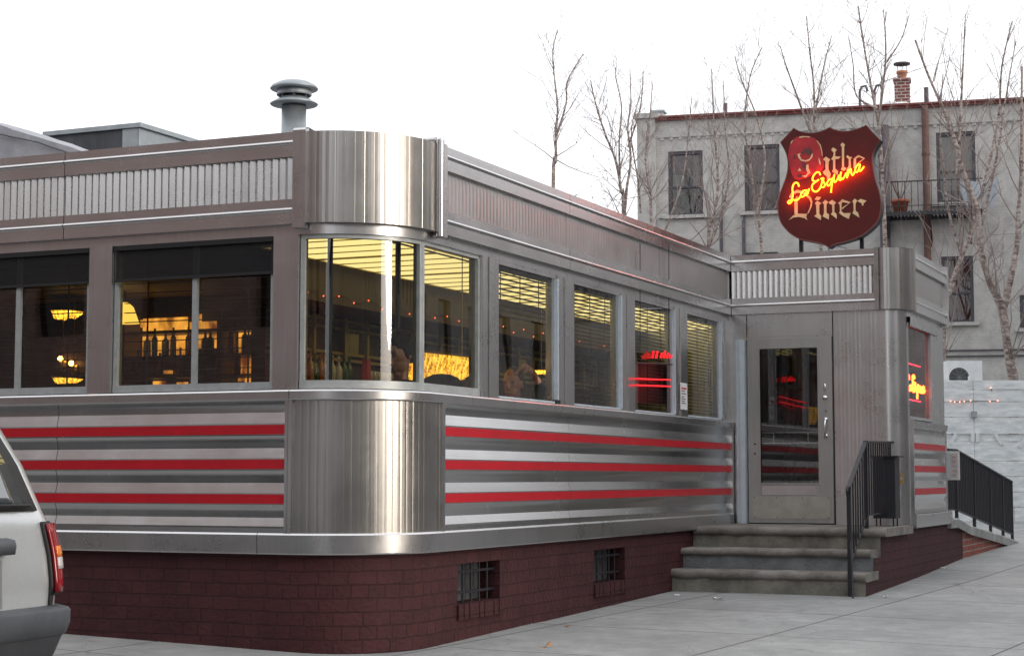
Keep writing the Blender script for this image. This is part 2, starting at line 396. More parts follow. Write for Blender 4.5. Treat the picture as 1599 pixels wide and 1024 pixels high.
f1, f1f, f1b = frieze(MAIN, [(sx(-9), sx(-6.012)), (sx(-6.006), sx(-2.817)), (sx(-2.811), sx(-.722))], saw)
f2, f2f, f2b = frieze(MAIN, [(sy(.92), sy(3.476)), (sy(3.482), sy(6.013)), (sy(6.019), sy(8.40))], [(0, .0), (.15, .0018), (.35, .003), (.65, .003), (.85, .0018)])
f1.build('frieze_band', M['steel'], D); f2.build('frieze_band', M['steel'], D)
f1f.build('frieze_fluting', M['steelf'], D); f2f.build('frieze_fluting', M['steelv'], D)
f1b.build('frieze_backing', M['dark'], D); f2b.build('frieze_backing', M['dark'], D)
# rounded corner frieze, dividers
cf = MB(); rib = [(0, 0), (.04, .0007), (.3, .0015), (.6, .0015), (.92, .0007), (.96, 0)]
ribr = random.Random(11)
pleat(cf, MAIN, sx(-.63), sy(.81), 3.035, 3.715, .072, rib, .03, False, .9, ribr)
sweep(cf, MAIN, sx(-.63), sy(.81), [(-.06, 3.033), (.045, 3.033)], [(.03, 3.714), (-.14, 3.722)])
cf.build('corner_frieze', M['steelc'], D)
dv = MB(); sweep(dv, MAIN, sx(-.722), sx(-.628), *segs([(-.02, 2.995), (.07, 2.995), (.07, 3.72)]), [(.07, 3.72), (.05, 3.74), (.0, 3.748), (-.14, 3.745)])
for t in (sx(-.722), sx(-.628)):
    x, y, nx, ny = MAIN.ev(t); dv.face([(x - .0*nx, y - .0*ny, 2.995), (x + .07*nx, y + .07*ny, 2.995), (x + .07*nx, y + .07*ny, 3.72), (x, y, 3.745)])
dv.build('frieze_divider', M['steelw'], D)
dv = MB(); sweep(dv, MAIN, sy(.86), sy(.925), *segs([(-.02, 3.0), (.065, 3.0), (.065, 3.72), (-.14, 3.735)]))
x, y, nx, ny = MAIN.ev(sy(.86)); dv.face([(x, y, 3.0), (x + .065, y, 3.0), (x + .065, y, 3.72), (x, y, 3.73)])
dv.tube([(.05, .828, 3.0), (.05, .828, 3.74)], .032, 12)
dv.sphere((.05, .828, 3.74), (.032, .032, .025))
dv.tube([(.015, .828, 3.745), (-.12, .828, 3.745)], .026, 10)
dv.build('frieze_divider', M['steelw'], D)
# lower stripe panels
def stripe_panel(path, a, b, cuts=()):
    mb = MB(); ends = [a] + list(cuts) + [b]
    for i in range(len(ends) - 1):
        s0 = ends[i] + (.0025 if i else 0); s1 = ends[i+1] - (.0025 if i < len(ends) - 2 else 0)
        pr = [[(.03, 1.738), (.022, 1.72), (.015, 1.69), (.0145, 1.645)], [(.0145, 1.645), (.035, 1.566)], [(.035, 1.566), (.03, 1.556)]]
        for k in range(3):
            zt = 1.556 - .254 * k
            pr += [[(.03, zt), (.03, zt - .072)], [(.03, zt - .072), (.040, zt - .075)], [(.040, zt - .075), (.038, zt - .082)],
                   [(.038, zt - .082), (.028, zt - .100), (.022, zt - .125), (.0185, zt - .15), (.0145, zt - .172)],
                   [(.0145, zt - .172), (.035, zt - .246 + (.012 if k == 2 else 0))]]
            if k < 2: pr += [[(.035, zt - .246), (.03, zt - .254)]]
        pr += [[(.035, .814), (.034, .80)], [(.034, .80), (.034, .764)]]
        sweep(mb, path, s0, s1, *pr)
    return mb
def stripes(path, a, b):
    for k in range(3):
        zt = 1.554 - .254 * k; r = MB()
        sweep(r, path, a, b, [(.033, zt), (.033, zt - .068)], [(.03, zt), (.033, zt)], [(.033, zt - .068), (.03, zt - .068)])
        r.build('red_stripe', M['red'], D)
stripe_panel(MAIN, sx(-9), sx(-.775), (sx(-6.0), sx(-2.84))).build('striped_wall_panel', M['steelp'], D); stripes(MAIN, sx(-9), sx(-.775))
stripe_panel(MAIN, sy(.932), sy(8.35), (sy(3.48), sy(6.016))).build('striped_wall_panel', M['steelp'], D); stripes(MAIN, sy(.932), sy(8.35))
for a, b in ((sx(-.775), sx(-.75)), (sx(-.747), sx(-.72)), (sy(.885), sy(.905)), (sy(.908), sy(.932)), (sy(8.35), sy(8.40))):
    es = MB(); sweep(es, MAIN, a, b, [(.05, .765), (.05, 1.735)])
    for t in (a, b):
        x, y, nx, ny = MAIN.ev(t); es.face([(x - .02*nx, y - .02*ny, .765), (x + .05*nx, y + .05*ny, .765), (x + .05*nx, y + .05*ny, 1.735), (x - .02*nx, y - .02*ny, 1.735)])
    es.build('panel_edge_strip', M['steelw'], D)
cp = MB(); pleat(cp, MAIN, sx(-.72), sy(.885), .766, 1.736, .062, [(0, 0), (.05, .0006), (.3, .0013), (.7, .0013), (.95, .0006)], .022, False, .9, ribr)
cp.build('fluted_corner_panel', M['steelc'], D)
# dents knocked into the corner flutes
dn = MB()
tm = MB()
for a, b in ((sx(-9), sx(-2.9)), (sx(-2.895), sx(-1.0)), (sx(-.995), sy(4.2)), (sy(4.205), sy(8.37))):
    sweep(tm, MAIN, a, b, *segs([(-.05, .617), (.05, .612), (.055, .622)]), [(.055, .622), (.056, .752)], *segs([(.056, .752), (.048, .765), (.0, .767)]))
tm.build('base_trim', M['steelw'], D)
sl = MB()
for a, b in ((sx(-9), sx(-4.0)), (sx(-3.997), sx(-.742)), (sx(-.738), sy(1.40)), (sy(1.403), sy(2.22)), (sy(2.223), sy(5.1)), (sy(5.103), sy(8.41))):
    sweep(sl, MAIN, a, b, *segs([(.0, 1.734), (.05, 1.734)]), [(.05, 1.734), (.056, 1.742)], [(.056, 1.742), (.056, 1.796)], [(.056, 1.796), (.048, 1.808)], [(.048, 1.808), (-.10, 1.817)])
sl.build('window_sill', M['steelw'], D)
hd = MB(); sweep(hd, MAIN, sx(-9), sy(8.434), [(-.012, 2.955), (-.012, 3.035)], [(-.012, 2.955), (-.14, 2.955)])
hd.build('window_header', M['steelw'], D)
# brick base
bb = MB(); bo = -.012
sweep(bb, MAIN, sx(-9), SB, [(bo, -.5), (bo, .616)])
ys = [.75, 1.276, 2.07, 4.173, 4.985, 8.434]; zs = [-.5, .19, .50, .616]
for i in range(5):
    for j in range(3):
        if j == 1 and i in (1, 3): continue
        q = [(bo, ys[i], zs[j]), (bo, ys[i+1], zs[j]), (bo, ys[i+1], zs[j+1]), (bo, ys[i], zs[j+1])]
        bb.face(q, [(sy(p[1]), p[2]) for p in q])
for i in (1, 3):
    y0, y1 = ys[i], ys[i+1]; dd = bo - .20
    for q in ([(bo, y0, .19), (bo, y0, .5), (dd, y0, .5), (dd, y0, .19)], [(bo, y1, .19), (dd, y1, .19), (dd, y1, .5), (bo, y1, .5)],
              [(bo, y0, .5), (bo, y1, .5), (dd, y1, .5), (dd, y0, .5)], [(bo, y0, .19), (dd, y0, .19), (dd, y1, .19), (bo, y1, .19)]):
        bb.face(q, [((p[0] + p[1]), p[2]) for p in q])
bb.build('brick_base', M['brick'], D)
M['dusty'] = P('dusty basement glass', (.10, .105, .11), .35, 0, .35, 12)
for i in (1, 3):
    y0, y1 = ys[i], ys[i+1]
    g = MB(); g.box((bo - .21, y0, .19), (bo - .185, y1, .5)); bw = g.build('basement_window', M['dusty'], D)
    g = MB()
    for k in range(5): 
        y = y0 + (y1 - y0) * (k + .45) / 5.3; g.tube([(bo - .06, y, .19), (bo - .06, y, .5)], .0095, 8)
    for z in (.275, .435): g.box((bo - .067, y0, z - .012), (bo - .045, y1, z + .006))
    g.build('iron_bars', M['rust'] if 'rust' in M else M['black'], bw)
    g = MB()
    nb = 9
    for k in range(nb):
        a = y0 - .02 + (y1 - y0 + .04) * k / nb; b = y0 - .02 + (y1 - y0 + .04) * (k + 1) / nb
        g.box((bo - .03, a + .004, .072), (bo + .022 + .004 * (k % 3), b - .004, .188))
    g.build('brick_sill', M['brick'], bw)
# window pillars
def post(path, a, b, o, z0=1.815, z1=2.957, mb=None):
    sweep(mb, path, a, b, [(o, z0), (o, z1)])
    for t in (a, b):
        x, y, nx, ny = path.ev(t); mb.face([(x - .12*nx, y - .12*ny, z0), (x + o*nx, y + o*ny, z0), (x + o*nx, y + o*ny, z1), (x - .12*nx, y - .12*ny, z1)])
for x0, x1 in ((-9, -7.6), (-5.92, -5.70), (-4.25, -4.03), (-2.58, -2.365), (-.91, -.70)):
    mb = MB(); post(MAIN, sx(x0), sx(x1), .012, mb=mb); mb.build('window_pillar', M['steelw'], D)
for y0, y1 in ((1.70, 1.985), (3.29, 3.635), (4.90, 5.235), (6.50, 6.865), (8.13, 8.434)):
    mb = MB(); ym = y0 + (y1 - y0) * .38
    post(MAIN, sy(y0), sy(ym), .002, mb=mb); post(MAIN, sy(ym + .006), sy(y1), .016, mb=mb)
    mb.build('window_pillar', M['steelw'], D)
# windows on the long side: aluminium frame, pane, mullion, roller shade
def bx(mb, path, a, b, o0, o1, z0, z1):
    pts = path.cut(a, b)
    lo = [[(x + nx*o, y + ny*o, z) for (t, x, y, nx, ny) in pts] for o, z in ((o0, z0), (o1, z0), (o1, z1), (o0, z1), (o0, z0))]
    for r in zip(lo, lo[1:]): mb.grid(list(r), None, True)
    for e in (0, -1): mb.face([lo[k][e] for k in range(4)])
def window(path, a, b, mull=None, shade=None, side_w=.035, rail=.055, name='window', zt=2.955, zb=1.818, light_right=False, depth=-.05):
    f = MB()
    bx(f, path, a, b, depth - .03, depth + .035, zb, zb + rail)
    if not light_right: bx(f, path, a, b, depth - .03, depth + .02, zt - .03, zt)
    bx(f, path, a, a + side_w * (.4 if light_right else 1), depth - .03, depth + (.0 if light_right else .03), zb + rail, zt - .03)
    bx(f, path, b - side_w, b, depth - .03, depth + (.045 if light_right else .03), zb + rail, zt - .03)
    w = f.build(name, M['aluw'] if light_right else M['alu'], D)
    if light_right:
        q = MB(); bx(q, path, a, b, depth - .03, depth + .02, zt - .03, zt); bx(q, path, b - side_w * 2.6, b - side_w - .002, depth - .03, depth + .01, zb + rail, zt - .03); q.build('inner_frame', M['steelw'], w)
    p = MB(); sweep(p, path, a + side_w * .5, b - side_w * .5, [(depth, zb + rail * .5), (depth, zt - .02)])
    p.build('pane', M['glass'], w)
    if mull is not None:
        q = MB(); bx(q, path, mull - .022, mull + .022, depth + .004, depth + .032, zb + rail + .001, zt - .031); q.build('mullion', M['alu'], w)
    if shade is not None:
        q = MB(); bx(q, path, a + .012, b - .008, depth + .04, depth + .043, shade, 2.93); q.build('roller_shade', M['shade'], w)
        q = MB(); bx(q, path, a + .010, b - .006, depth + .036, depth + .05, shade - .018, shade + .004)
        bx(q, path, a + .006, b - .004, depth + .03, depth + .058, 2.915, 2.952); q.build('shade_rail', M['dark'], w)
    return w
window(MAIN, sx(-5.69), sx(-4.26), sx(-4.96), 2.69)
window(MAIN, sx(-4.02), sx(-2.585), sx(-3.29), 2.69)
window(MAIN, sx(-2.36), sx(-.915), sx(-1.62), 2.69)
wc = window(MAIN, sx(-.695), sy(.675), None, None, .035, .06)
window(MAIN, sy(.678), sy(1.695), None, None, .03, .06)
for y0, y1 in ((1.99, 3.285), (3.64, 4.895), (5.24, 6.495), (6.87, 8.125)):
    window(MAIN, sy(y0), sy(y1), None, None, .03, .018, light_right=True, depth=-.035)
# roof, shell
rf = MB()
sweep(rf, MAIN, 0, sy(8.434), [(-.14, 3.722), (-.14, 3.60)])
mainpts = [(x - nx*.14, y - ny*.14) for (t, x, y, nx, ny) in MAIN.cut(0, MAIN.len)]
rf.face([(x, y, 3.6) for x, y in mainpts] + [(-.14, 10.9, 3.6), (-9, 10.9, 3.6)])
rf.build('roof', M['roof'], D)
M['inwall'] = P('dark wood interior panelling', (.035, .016, .012), .5, 0, .3, 6, 0, 1, (1, 1, .2))
M['inceil'] = P('dim cream ceiling', (.16, .12, .08), .6)
sh = MB()
sh.box((-9.1, -.02, -.5), (-9.0, 10.9, 3.7)); sh.box((-9, 10.8, -.5), (-.0, 10.9, 3.7)); sh.box((-.10, 8.5, -.5), (0, 10.79, 3.7))
sh.build('end_wall', M['steelw'], D)
ip = [(x - nx*.12, y - ny*.12) for (t, x, y, nx, ny) in MAIN.cut(.01, MAIN.len)]
fl = MB(); fl.face([(x, y, .70) for x, y in ip] + [(-.12, 10.79, .7), (-8.99, 10.79, .7)]); fl.build('floor', P('dark tile floor', (.05, .04, .035), .4), D)
cl = MB(); cl.face([(x, y, 3.15) for x, y in ip] + [(-.12, 10.79, 3.15), (-8.99, 10.79, 3.15)]); 
sweep(cl, MAIN, .01, MAIN.len, [(-.13, 2.956), (-.13, 3.15)])
cl.build('ceiling', M['inceil'], D)
iw = MB(); sweep(iw, MAIN, .01, MAIN.len, [(-.13, .7), (-.13, 1.81)]); iw.build('wainscot', M['inwall'], D)

# ------------------------------------------------------------------ entrance vestibule (part of the diner)
g1, g1f, g1b = frieze(ANX, [(ax(.045), ax(1.70))], [(0, .026), (.40, .020), (.72, .006), (.76, .0), (.96, .0)], .064)
g2, g2f, g2b = frieze(ANX, [(ay(8.80), ay(10.70))], [(0, .0), (.15, .0018), (.35, .003), (.65, .003), (.85, .0018)], .066)
g1.build('frieze_band', M['steel'], D); g1f.build('frieze_fluting', M['steelf'], D); g1b.build('frieze_backing', M['dark'], D)
g2.build('frieze_band', M['steel'], D); g2f.build('frieze_fluting', M['steelv'], D); g2b.build('frieze_backing', M['dark'], D)
cf = MB(); pleat(cf, ANX, ax(1.75), ay(8.74), 3.032, 3.72, .075, rib, .034, False, .9, ribr)
sweep(cf, ANX, ax(1.70), ax(1.75), [(.055, 3.028), (.055, 3.722)], [(.055, 3.722), (-.1, 3.722)])
sweep(cf, ANX, ay(8.74), ay(8.80), [(.055, 3.028), (.055, 3.722)], [(.055, 3.722), (-.1, 3.722)])
sweep(cf, ANX, ax(1.70), ay(8.80), [(-.06, 3.029), (.05, 3.029)], [(.04, 3.719), (-.14, 3.721)])
cf.build('corner_frieze', M['steelc'], D)
cf = MB(); cf.box((2.0, 10.70, 3.0), (2.085, 10.78, 3.74)); cf.build('frieze_end_cap', M['steelv'], D)
cf = MB(); cf.box((1.92, 8.742, 3.024), (2.079, 8.802, 3.726)); cf.build('frieze_divider', M['steelc'], D)
cf = MB(); cf.box((-.03, 8.392, 2.945), (.018, 8.4335, 3.72)); cf.build('frieze_end_cap', M['steelv'], D)
vw = MB()
sweep(vw, ANW, ax(.0), ax(.205), [(0, .645), (0, 3.03)])
vw.box((.216, 8.43, 2.765), (1.205, 8.46, 3.03)); vw.box((.205, 8.424, 2.745), (1.205, 8.46, 2.763))
pleat(vw, ANW, ax(1.215), ax(1.70), .645, 3.03, .045, [(0, 0), (.15, .0005), (.5, .0010), (.85, .0005)], 0, True, .5, ribr)
sweep(vw, ANW, ax(1.70), aw(8.66), [(0, .60), (0, 3.03)])
for y0, y1, z0, z1 in ((8.66, 10.75, 2.90, 3.03), (9.98, 10.75, 1.735, 2.90)):
    sweep(vw, ANW, aw(y0), aw(y1), [(0, z0), (0, z1)])
sweep(vw, ANW, aw(8.66), aw(10.75), [(0, 2.90), (-.12, 2.90)])
vw.box((-.0, 10.75, .62), (1.999, 10.8, 3.7)); 
vw.build('vestibule_wall', M['steelw'], D)
stripe_panel(ANW, aw(8.68), aw(10.62)).build('striped_wall_panel', M['steelp'], D); stripes(ANW, aw(8.68), aw(10.62))
t2 = MB(); sweep(t2, ANW, aw(8.66), aw(10.76), *segs([(-.05, .617), (.06, .612), (.062, .752), (.0, .767)])); t2.box((2.0, 10.76, .612), (2.08, 10.765, .767))
t2.build('base_trim', M['steelw'], D)
t2 = MB(); t2.box((1.95, 8.646, .608), (2.066, 8.668, .770))
t2.build('base_trim', M['steelw'], D)
t2 = MB(); t2.box((1.96, 8.648, .765), (2.046, 8.682, 1.735)); t2.build('panel_edge_strip', M['steelw'], D); t2 = MB(); t2.box((1.96, 10.62, .765), (2.03, 10.75, 1.735)); t2.build('panel_edge_strip', M['steelw'], D)
t2 = MB(); t2.box((1.9, 8.646, 1.733), (2.058, 8.668, 1.819)); t2.build('window_sill', M['steelw'], D)
t2 = MB(); sweep(t2, ANW, aw(8.66), aw(10.70), *segs([(0, 1.734), (.05, 1.734), (.056, 1.80), (-.1, 1.817)])); t2.build('window_sill', M['steelw'], D)
t2 = MB(); sweep(t2, ANW, aw(8.66), aw(10.35), *segs([(0, 2.86), (.03, 2.86), (.035, 2.955), (0, 2.965)])); t2.build('window_header', M['steelw'], D)
wv = MB()
bx(wv, ANW, aw(8.662), aw(9.975), -.06, .015, 1.818, 1.85); bx(wv, ANW, aw(8.662), aw(8.68), -.06, .004, 1.85, 2.87); bx(wv, ANW, aw(9.93), aw(9.975), -.06, .015, 1.85, 2.87); bx(wv, ANW, aw(8.662), aw(9.975), -.06, .01, 2.87, 2.897)
wv = wv.build('window', M['alu'], D)
p = MB(); sweep(p, ANW, aw(8.67), aw(9.96), [(-.02, 1.84), (-.02, 2.88)]); p.build('pane', M['glass'], wv)
vr = MB(); vr.face([(.0, 8.56, 3.6), (1.78, 8.56, 3.6), (1.9, 8.7, 3.6), (1.9, 10.78, 3.6), (0, 10.78, 3.6)])
sweep(vr, ANX, 0, ay(10.75), [(-.14, 3.722), (-.14, 3.6)]); vr.build('roof', M['roof'], D)
M['redwall'] = P('deep red interior wall', (.10, .014, .014), .6, 0, .2, 3)
M['drape'] = P('heavy brown drape', (.16, .10, .075), .8, 0, .2, 4)
vi = MB(); vi.face([(.02, 8.5, .655), (2.0, 8.5, .655), (2.0, 10.74, .655), (.02, 10.74, .655)]); vi.build('floor', M['inwall'], D)
vi = MB(); vi.face([(.02, 8.47, 3.0), (1.98, 8.7, 3.0), (1.98, 10.74, 3.0), (.02, 10.74, 3.0)]); vi.box((.01, 8.6, .66), (.03, 10.74, 3.0)); vi.box((.03, 10.6, .66), (1.99, 10.74, 3.0)); vi.build('inner_wall', M['redwall'], D)
# door
dr = MB()
dr.box((.222, 8.40, .66), (.36, 8.445, 2.745)); dr.box((1.045, 8.40, .66), (1.20, 8.445, 2.745)); dr.box((.36, 8.402, 2.635), (1.045, 8.443, 2.745)); dr.box((.36, 8.402, .66), (1.045, 8.443, 1.10))
for a, b in (((.352, 8.392, 1.092), (.368, 8.40, 2.643)), ((1.037, 8.392, 1.092), (1.053, 8.40, 2.643)), ((.368, 8.392, 1.092), (1.037, 8.401, 1.108)), ((.368, 8.392, 2.627), (1.037, 8.401, 2.643))): dr.box(a, b)
door = dr.build('door', M['doorm'], D)
q = MB(); q.box((.205, 8.446, .648), (1.215, 8.466, 2.745)) if False else None
q.box((.206, 8.442, .648), (.2215, 8.462, 2.745)); q.build('door_gap_shade', M['dark'], door)  # black strip set into the open door gap to stand for its shade
q = MB(); q.box((1.2005, 8.442, .648), (1.214, 8.462, 2.745)); q.build('door_gap_shade', M['dark'], door)
q = MB(); q.box((.2215, 8.405, .6475), (1.2005, 8.462, .6595)); q.build('threshold', M['dark'], door)
q = MB(); q.box((.38, 8.397, .972), (1.03, 8.4015, 1.078)); q.build('lower_panel', M['steelw'], door)
q = MB(); q.face([(.36, 8.42, 1.1), (1.045, 8.42, 1.1), (1.045, 8.42, 2.635), (.36, 8.42, 2.635)]); q.build('glass_pane', M['doorglass'], door)
q = MB(); q.box((.27, 8.392, .705), (1.165, 8.399, .958)); 
kp = q.build('kick_plate', M['kick'], door)
for x in (.29, .55, .85, 1.14):
    for z in (.72, .944): q = MB(); q.sphere((x, 8.391, z), .006, 8, 5); q.build('screw', M['black'], kp)
q = MB(); xh = 1.125
q.tube([(xh, 8.40, 1.62), (xh, 8.365, 1.63), (xh, 8.345, 1.68), (xh, 8.345, 1.76), (xh, 8.365, 1.81), (xh, 8.40, 1.82)], .011, 10)
for z in (1.63, 1.815): q.lathe((xh, 8.395, z), [(.0, -.026), (.022, -.02), (.024, .0), (.022, .02), (0, .026)], 12)
q.build('door_handle', M['chrome'], door)
q = MB()
q.sphere((1.118, 8.392, 2.06), (.032, .018, .027)); q.build('door_lock', M['chrome'], door)
q = MB(); q.sphere((1.118, 8.398, 2.17), (.016, .008, .05)); q.build('lock_plate', M['chrome'], door)
q = MB(); q.sphere((1.125, 8.397, 1.91), (.009, .006, .009)); q.build('bolt', M['black'], door)
q = MB(); q.box((.368, 8.45, 1.55), (1.037, 8.462, 1.562)); q.box((.368, 8.45, 1.67), (1.037, 8.462, 1.682)); q.box((.50, 8.451, 1.562), (.512, 8.461, 1.67)); q.box((.90, 8.451, 1.562), (.912, 8.461, 1.67)); q.build('push_bar', M['chrome'], door)
q = MB(); q.box((.10, 8.36, .65), (.135, 8.432, 2.735)); q.box((.138, 8.345, .65), (.20, 8.432, 2.735)); q.box((.145, 8.340, .65), (.165, 8.345, 2.735))
q.build('door_jamb_tube', M['aluw'], D)
for z, x in ((1.55, .30), (1.44, .30)): q = MB(); q.sphere((x, 8.398, z), (.011, .006, .011), 8, 5); q.build('bolt', M['black'], door)
# drapes hanging inside the door
dp = MB(); rr = random.Random(3)
rows0 = []; rows1 = []
for i in range(60):
    x = .25 + i * .025
    rows0.append((x, 9.95 + .04 * math.sin(i * .9) + rr.uniform(-.01, .01), 1.0)); rows1.append((x, 9.92 + .05 * math.sin(i * .9 + .3), 2.95))
dp.grid([rows0[:22], rows1[:22]], None, True); dp.grid([rows0[34:44], rows1[34:44]], None, True)
tag(dp.build('drape', M['drape']), 'brown drape hanging behind the glass of the front door', 'drape')
dp = MB(); r0 = []; r1 = []
for i in range(70):
    y = 8.7 + i * .027; x = 1.62 + .05 * math.sin(i * .75) + rr.uniform(-.012, .012); r0.append((x, y, 1.0)); r1.append((x + .01, y, 2.98))
dp.grid([r0, r1], None, True); tag(dp.build('drape', P('dusty purple drape', (.055, .035, .045), .85)), 'dark purple drape behind the neon in the vestibule side window', 'drape')

# ------------------------------------------------------------------ inside the diner
M['rust'] = P('weathered iron', (.11, .09, .085), .7, .4, .35, 30)
M['lightpanel'] = emit('yellow light diffuser', (1.0, .80, .30), .72)
M['brassd'] = P('dull brass trim', (.42, .32, .10), .35, .9, .25, 8)
M['maroon'] = P('maroon bulkhead paint', (.026, .006, .006), .5, 0, .2, 5)
def amber():
    m, nt, b = nmat('mottled amber glow panel'); N = nt.nodes; L = nt.links; b.inputs['Base Color'].default_value = (.2, .06, .01, 1)
    tc = N.new('ShaderNodeTexCoord'); mp = N.new('ShaderNodeMapping'); mp.inputs['Scale'].default_value = (1, 1, .5); L.new(tc.outputs['Object'], mp.inputs['Vector'])
    n = N.new('ShaderNodeTexNoise'); n.inputs['Scale'].default_value = 6; n.inputs['Detail'].default_value = 5; L.new(mp.outputs[0], n.inputs['Vector'])
    r = N.new('ShaderNodeValToRGB'); e = r.color_ramp.elements; e[0].position = .35; e[0].color = (.10, .018, .002, 1); e[1].position = .68; e[1].color = (1, .42, .05, 1); L.new(n.outputs['Fac'], r.inputs['Fac'])
    L.new(r.outputs['Color'], b.inputs['Emission Color']); b.inputs['Emission Strength'].default_value = .75; return m
M['amber'] = amber()  # mottled warm glow put into the emission colour
M['bulb'] = emit('warm lamp bulb', (1.0, .45, .10), 6)
M['redbulb'] = emit('small red bulb', (1.0, .14, .04), 1.6)
M['mirror'] = P('smoked bar mirror', (.25, .22, .15), .08, 1.0)
M['tableblack'] = P('black vinyl upholstery', (.015, .014, .014), .45)
for i in range(7):
    y = .9 + i * 1.42
    t = empty('ceiling_light', (-1.2, y + .68, 3.09), 'yellow glowing ceiling panel inside the diner, number %d in the row from the rounded corner' % (i + 1), 'ceiling light', 'yellow ceiling panels along the long glazed side')
    t['label'] = ['glowing yellow ceiling panel behind the rounded corner glass', 'glowing yellow ceiling panel just past the rounded corner glass', 'glowing yellow ceiling panel above the man holding his head', 'glowing yellow ceiling panel behind the second flat side window', 'glowing yellow ceiling panel behind the third flat side window', 'glowing yellow ceiling panel behind the window nearest the door', 'glowing yellow ceiling panel at the far end of the room'][i]
    q = MB(); q.box((-1.88, y, 3.085), (-.72, y + 1.36, 3.10)); q.build('diffuser', M['lightpanel'], t)
    q = MB()
    for x in (-1.89, -.71): q.box((x - .012, y - .02, 3.075), (x + .012, y + 1.38, 3.084))
    for k in range(5): q.box((-1.89, y + k * .34 - .014, 3.077), (-.71, y + k * .34 + .014, 3.083))
    q.build('grid_frame', M['brassd'], t)
bar = empty('back_bar', (-2.6, 6.5, .7), 'dark back bar with brass framed mirrors and bottle shelves along the diner interior', 'back bar')
q = MB(); q.box((-2.75, 2.6, .7), (-2.6, 10.7, 3.14)); q.build('bar_wall', M['maroon'], bar)
q = MB(); q.box((-2.6, 2.2, 2.74), (-2.0, 10.7, 3.10)); q.build('bulkhead', M['maroon'], bar)
q = MB()
for z in (2.60, 2.68, 2.36, 2.30): q.box((-2.598, 2.6, z), (-2.55, 10.7, z + .028))
y = 2.9
while y < 10.5:
    q.box((-2.597, y, 2.3), (-2.53, y + .06, 2.72)); q.box((-2.597, y + .45, 2.3), (-2.53, y + .49, 2.72)); y += 1.05
q.build('brass_frame', M['brassd'], bar)
y = 2.96; mm = MB()
while y < 10.4:
    mm.box((-2.598, y + .0, 2.39), (-2.58, y + .39, 2.59)); y += 1.05
mm.build('mirror', M['mirror'], bar)
q = MB(); q.box((-2.6, 2.6, 1.99), (-2.3, 10.7, 2.02)); q.box((-2.6, 2.6, 1.50), (-2.3, 10.7, 1.53)); q.build('shelf', M['inwall'], bar)
q = MB(); q.box((-2.599, 2.7, 2.03), (-2.585, 4.0, 2.24)); q.build('glow_panel', emit('dim orange glow sheet', (1, .22, .04), .38), bar)  # glowing sheet added to give the bottles orange light
q = MB(); q.box((-2.40, 4.06, 1.6), (-2.34, 4.13, 2.32)); q.build('red_post', P('bright red post', (.35, .015, .02), .4), bar)
botm = [P('amber bottle glass', (.30, .10, .02), .1, 0), P('green bottle glass', (.04, .09, .03), .1), P('clear bottle glass', (.45, .42, .36), .08)]
def bottle_mesh(h, r):
    mb = MB(); mb.lathe((0, 0, 0), [(.0, .0), (r, .004), (r, h*.58), (r*.85, h*.66), (r*.36, h*.74), (r*.32, h*.95), (r*.4, h*.955), (r*.4, h), (.0, h)], 12); return mb
bsrc = []
for k, (h, r) in enumerate(((.29, .037), (.26, .042), (.31, .034))):
    for m in botm:
        b = bottle_mesh(h, r)
        bsrc.append((b, m))
first = {}
br = random.Random(8)
def put_bottle(x, y, z, label, group, k=None):
    k = br.randrange(len(bsrc)) if k is None else k
    if k not in first:
        b, m = bsrc[k]; o = b.build('bottle', m, None, (0, 0, 0)); first[k] = o
    else: o = share(first[k])
    o.location = (x, y, z); return tag(o, label, 'bottle', group)
for i in range(26):
    y = 2.75 + i * .048 if i < 24 else 4.2 + i * .05
    put_bottle(-2.45 + br.uniform(-.05, .05), y * 1.0, 2.021, 'small liquor bottle on the orange lit shelf behind the corner window', 'bottles on the back bar shelf')
glm = P('stemmed glass', (.5, .45, .35), .05, .3)
gs = MB(); gs.lathe((0, 0, 0), [(0, 0), (.03, .002), (.005, .01), (.004, .08), (.03, .11), (.036, .16), (.03, .2)], 10)
g0 = gs.build('wine_glass', glm, None, (0, 0, 0))
for i in range(14):
    g = g0 if i == 0 else share(g0)
    g.location = (-2.42, 4.25 + i * .085, 2.021); tag(g, 'stemmed glass in the row on the shelf right of the red post', 'glass', 'stemmed glasses on the back bar')
for u, zb_ in ((516, .7), (622, 2.31)):
    p = at(u, 430, 13.75); q = MB(); q.tube([(p.x, p.y, zb_), (p.x, p.y, 3.14)], .022, 10); q.build('inner_post', M['dark'], D)
# string of little red lights along the bulkhead
sl = empty('string_lights', (-1.98, 6, 2.74), 'string of tiny red lights along the bulkhead under the yellow ceiling panels', 'string lights')
q = MB(); pts = []; b0 = None
for i in range(60):
    y = 2.3 + i * .14; z = 2.80 + .03 * math.sin(i * 1.7); pts.append((-1.985, y, z))
q.tube(pts, .003, 4); q.build('wire', M['dark'], sl)
q = MB(); q.sphere((0, 0, 0), .013, 6, 4)
for i, p in enumerate(pts[::2]):
    if b0 is None:
        qq = MB(); qq.sphere(p, .0085, 6, 4); b0 = qq.build('light_bulb', M['redbulb'], sl); p0 = Vector(p)
    else: share(b0, sl, Vector(p) - p0)
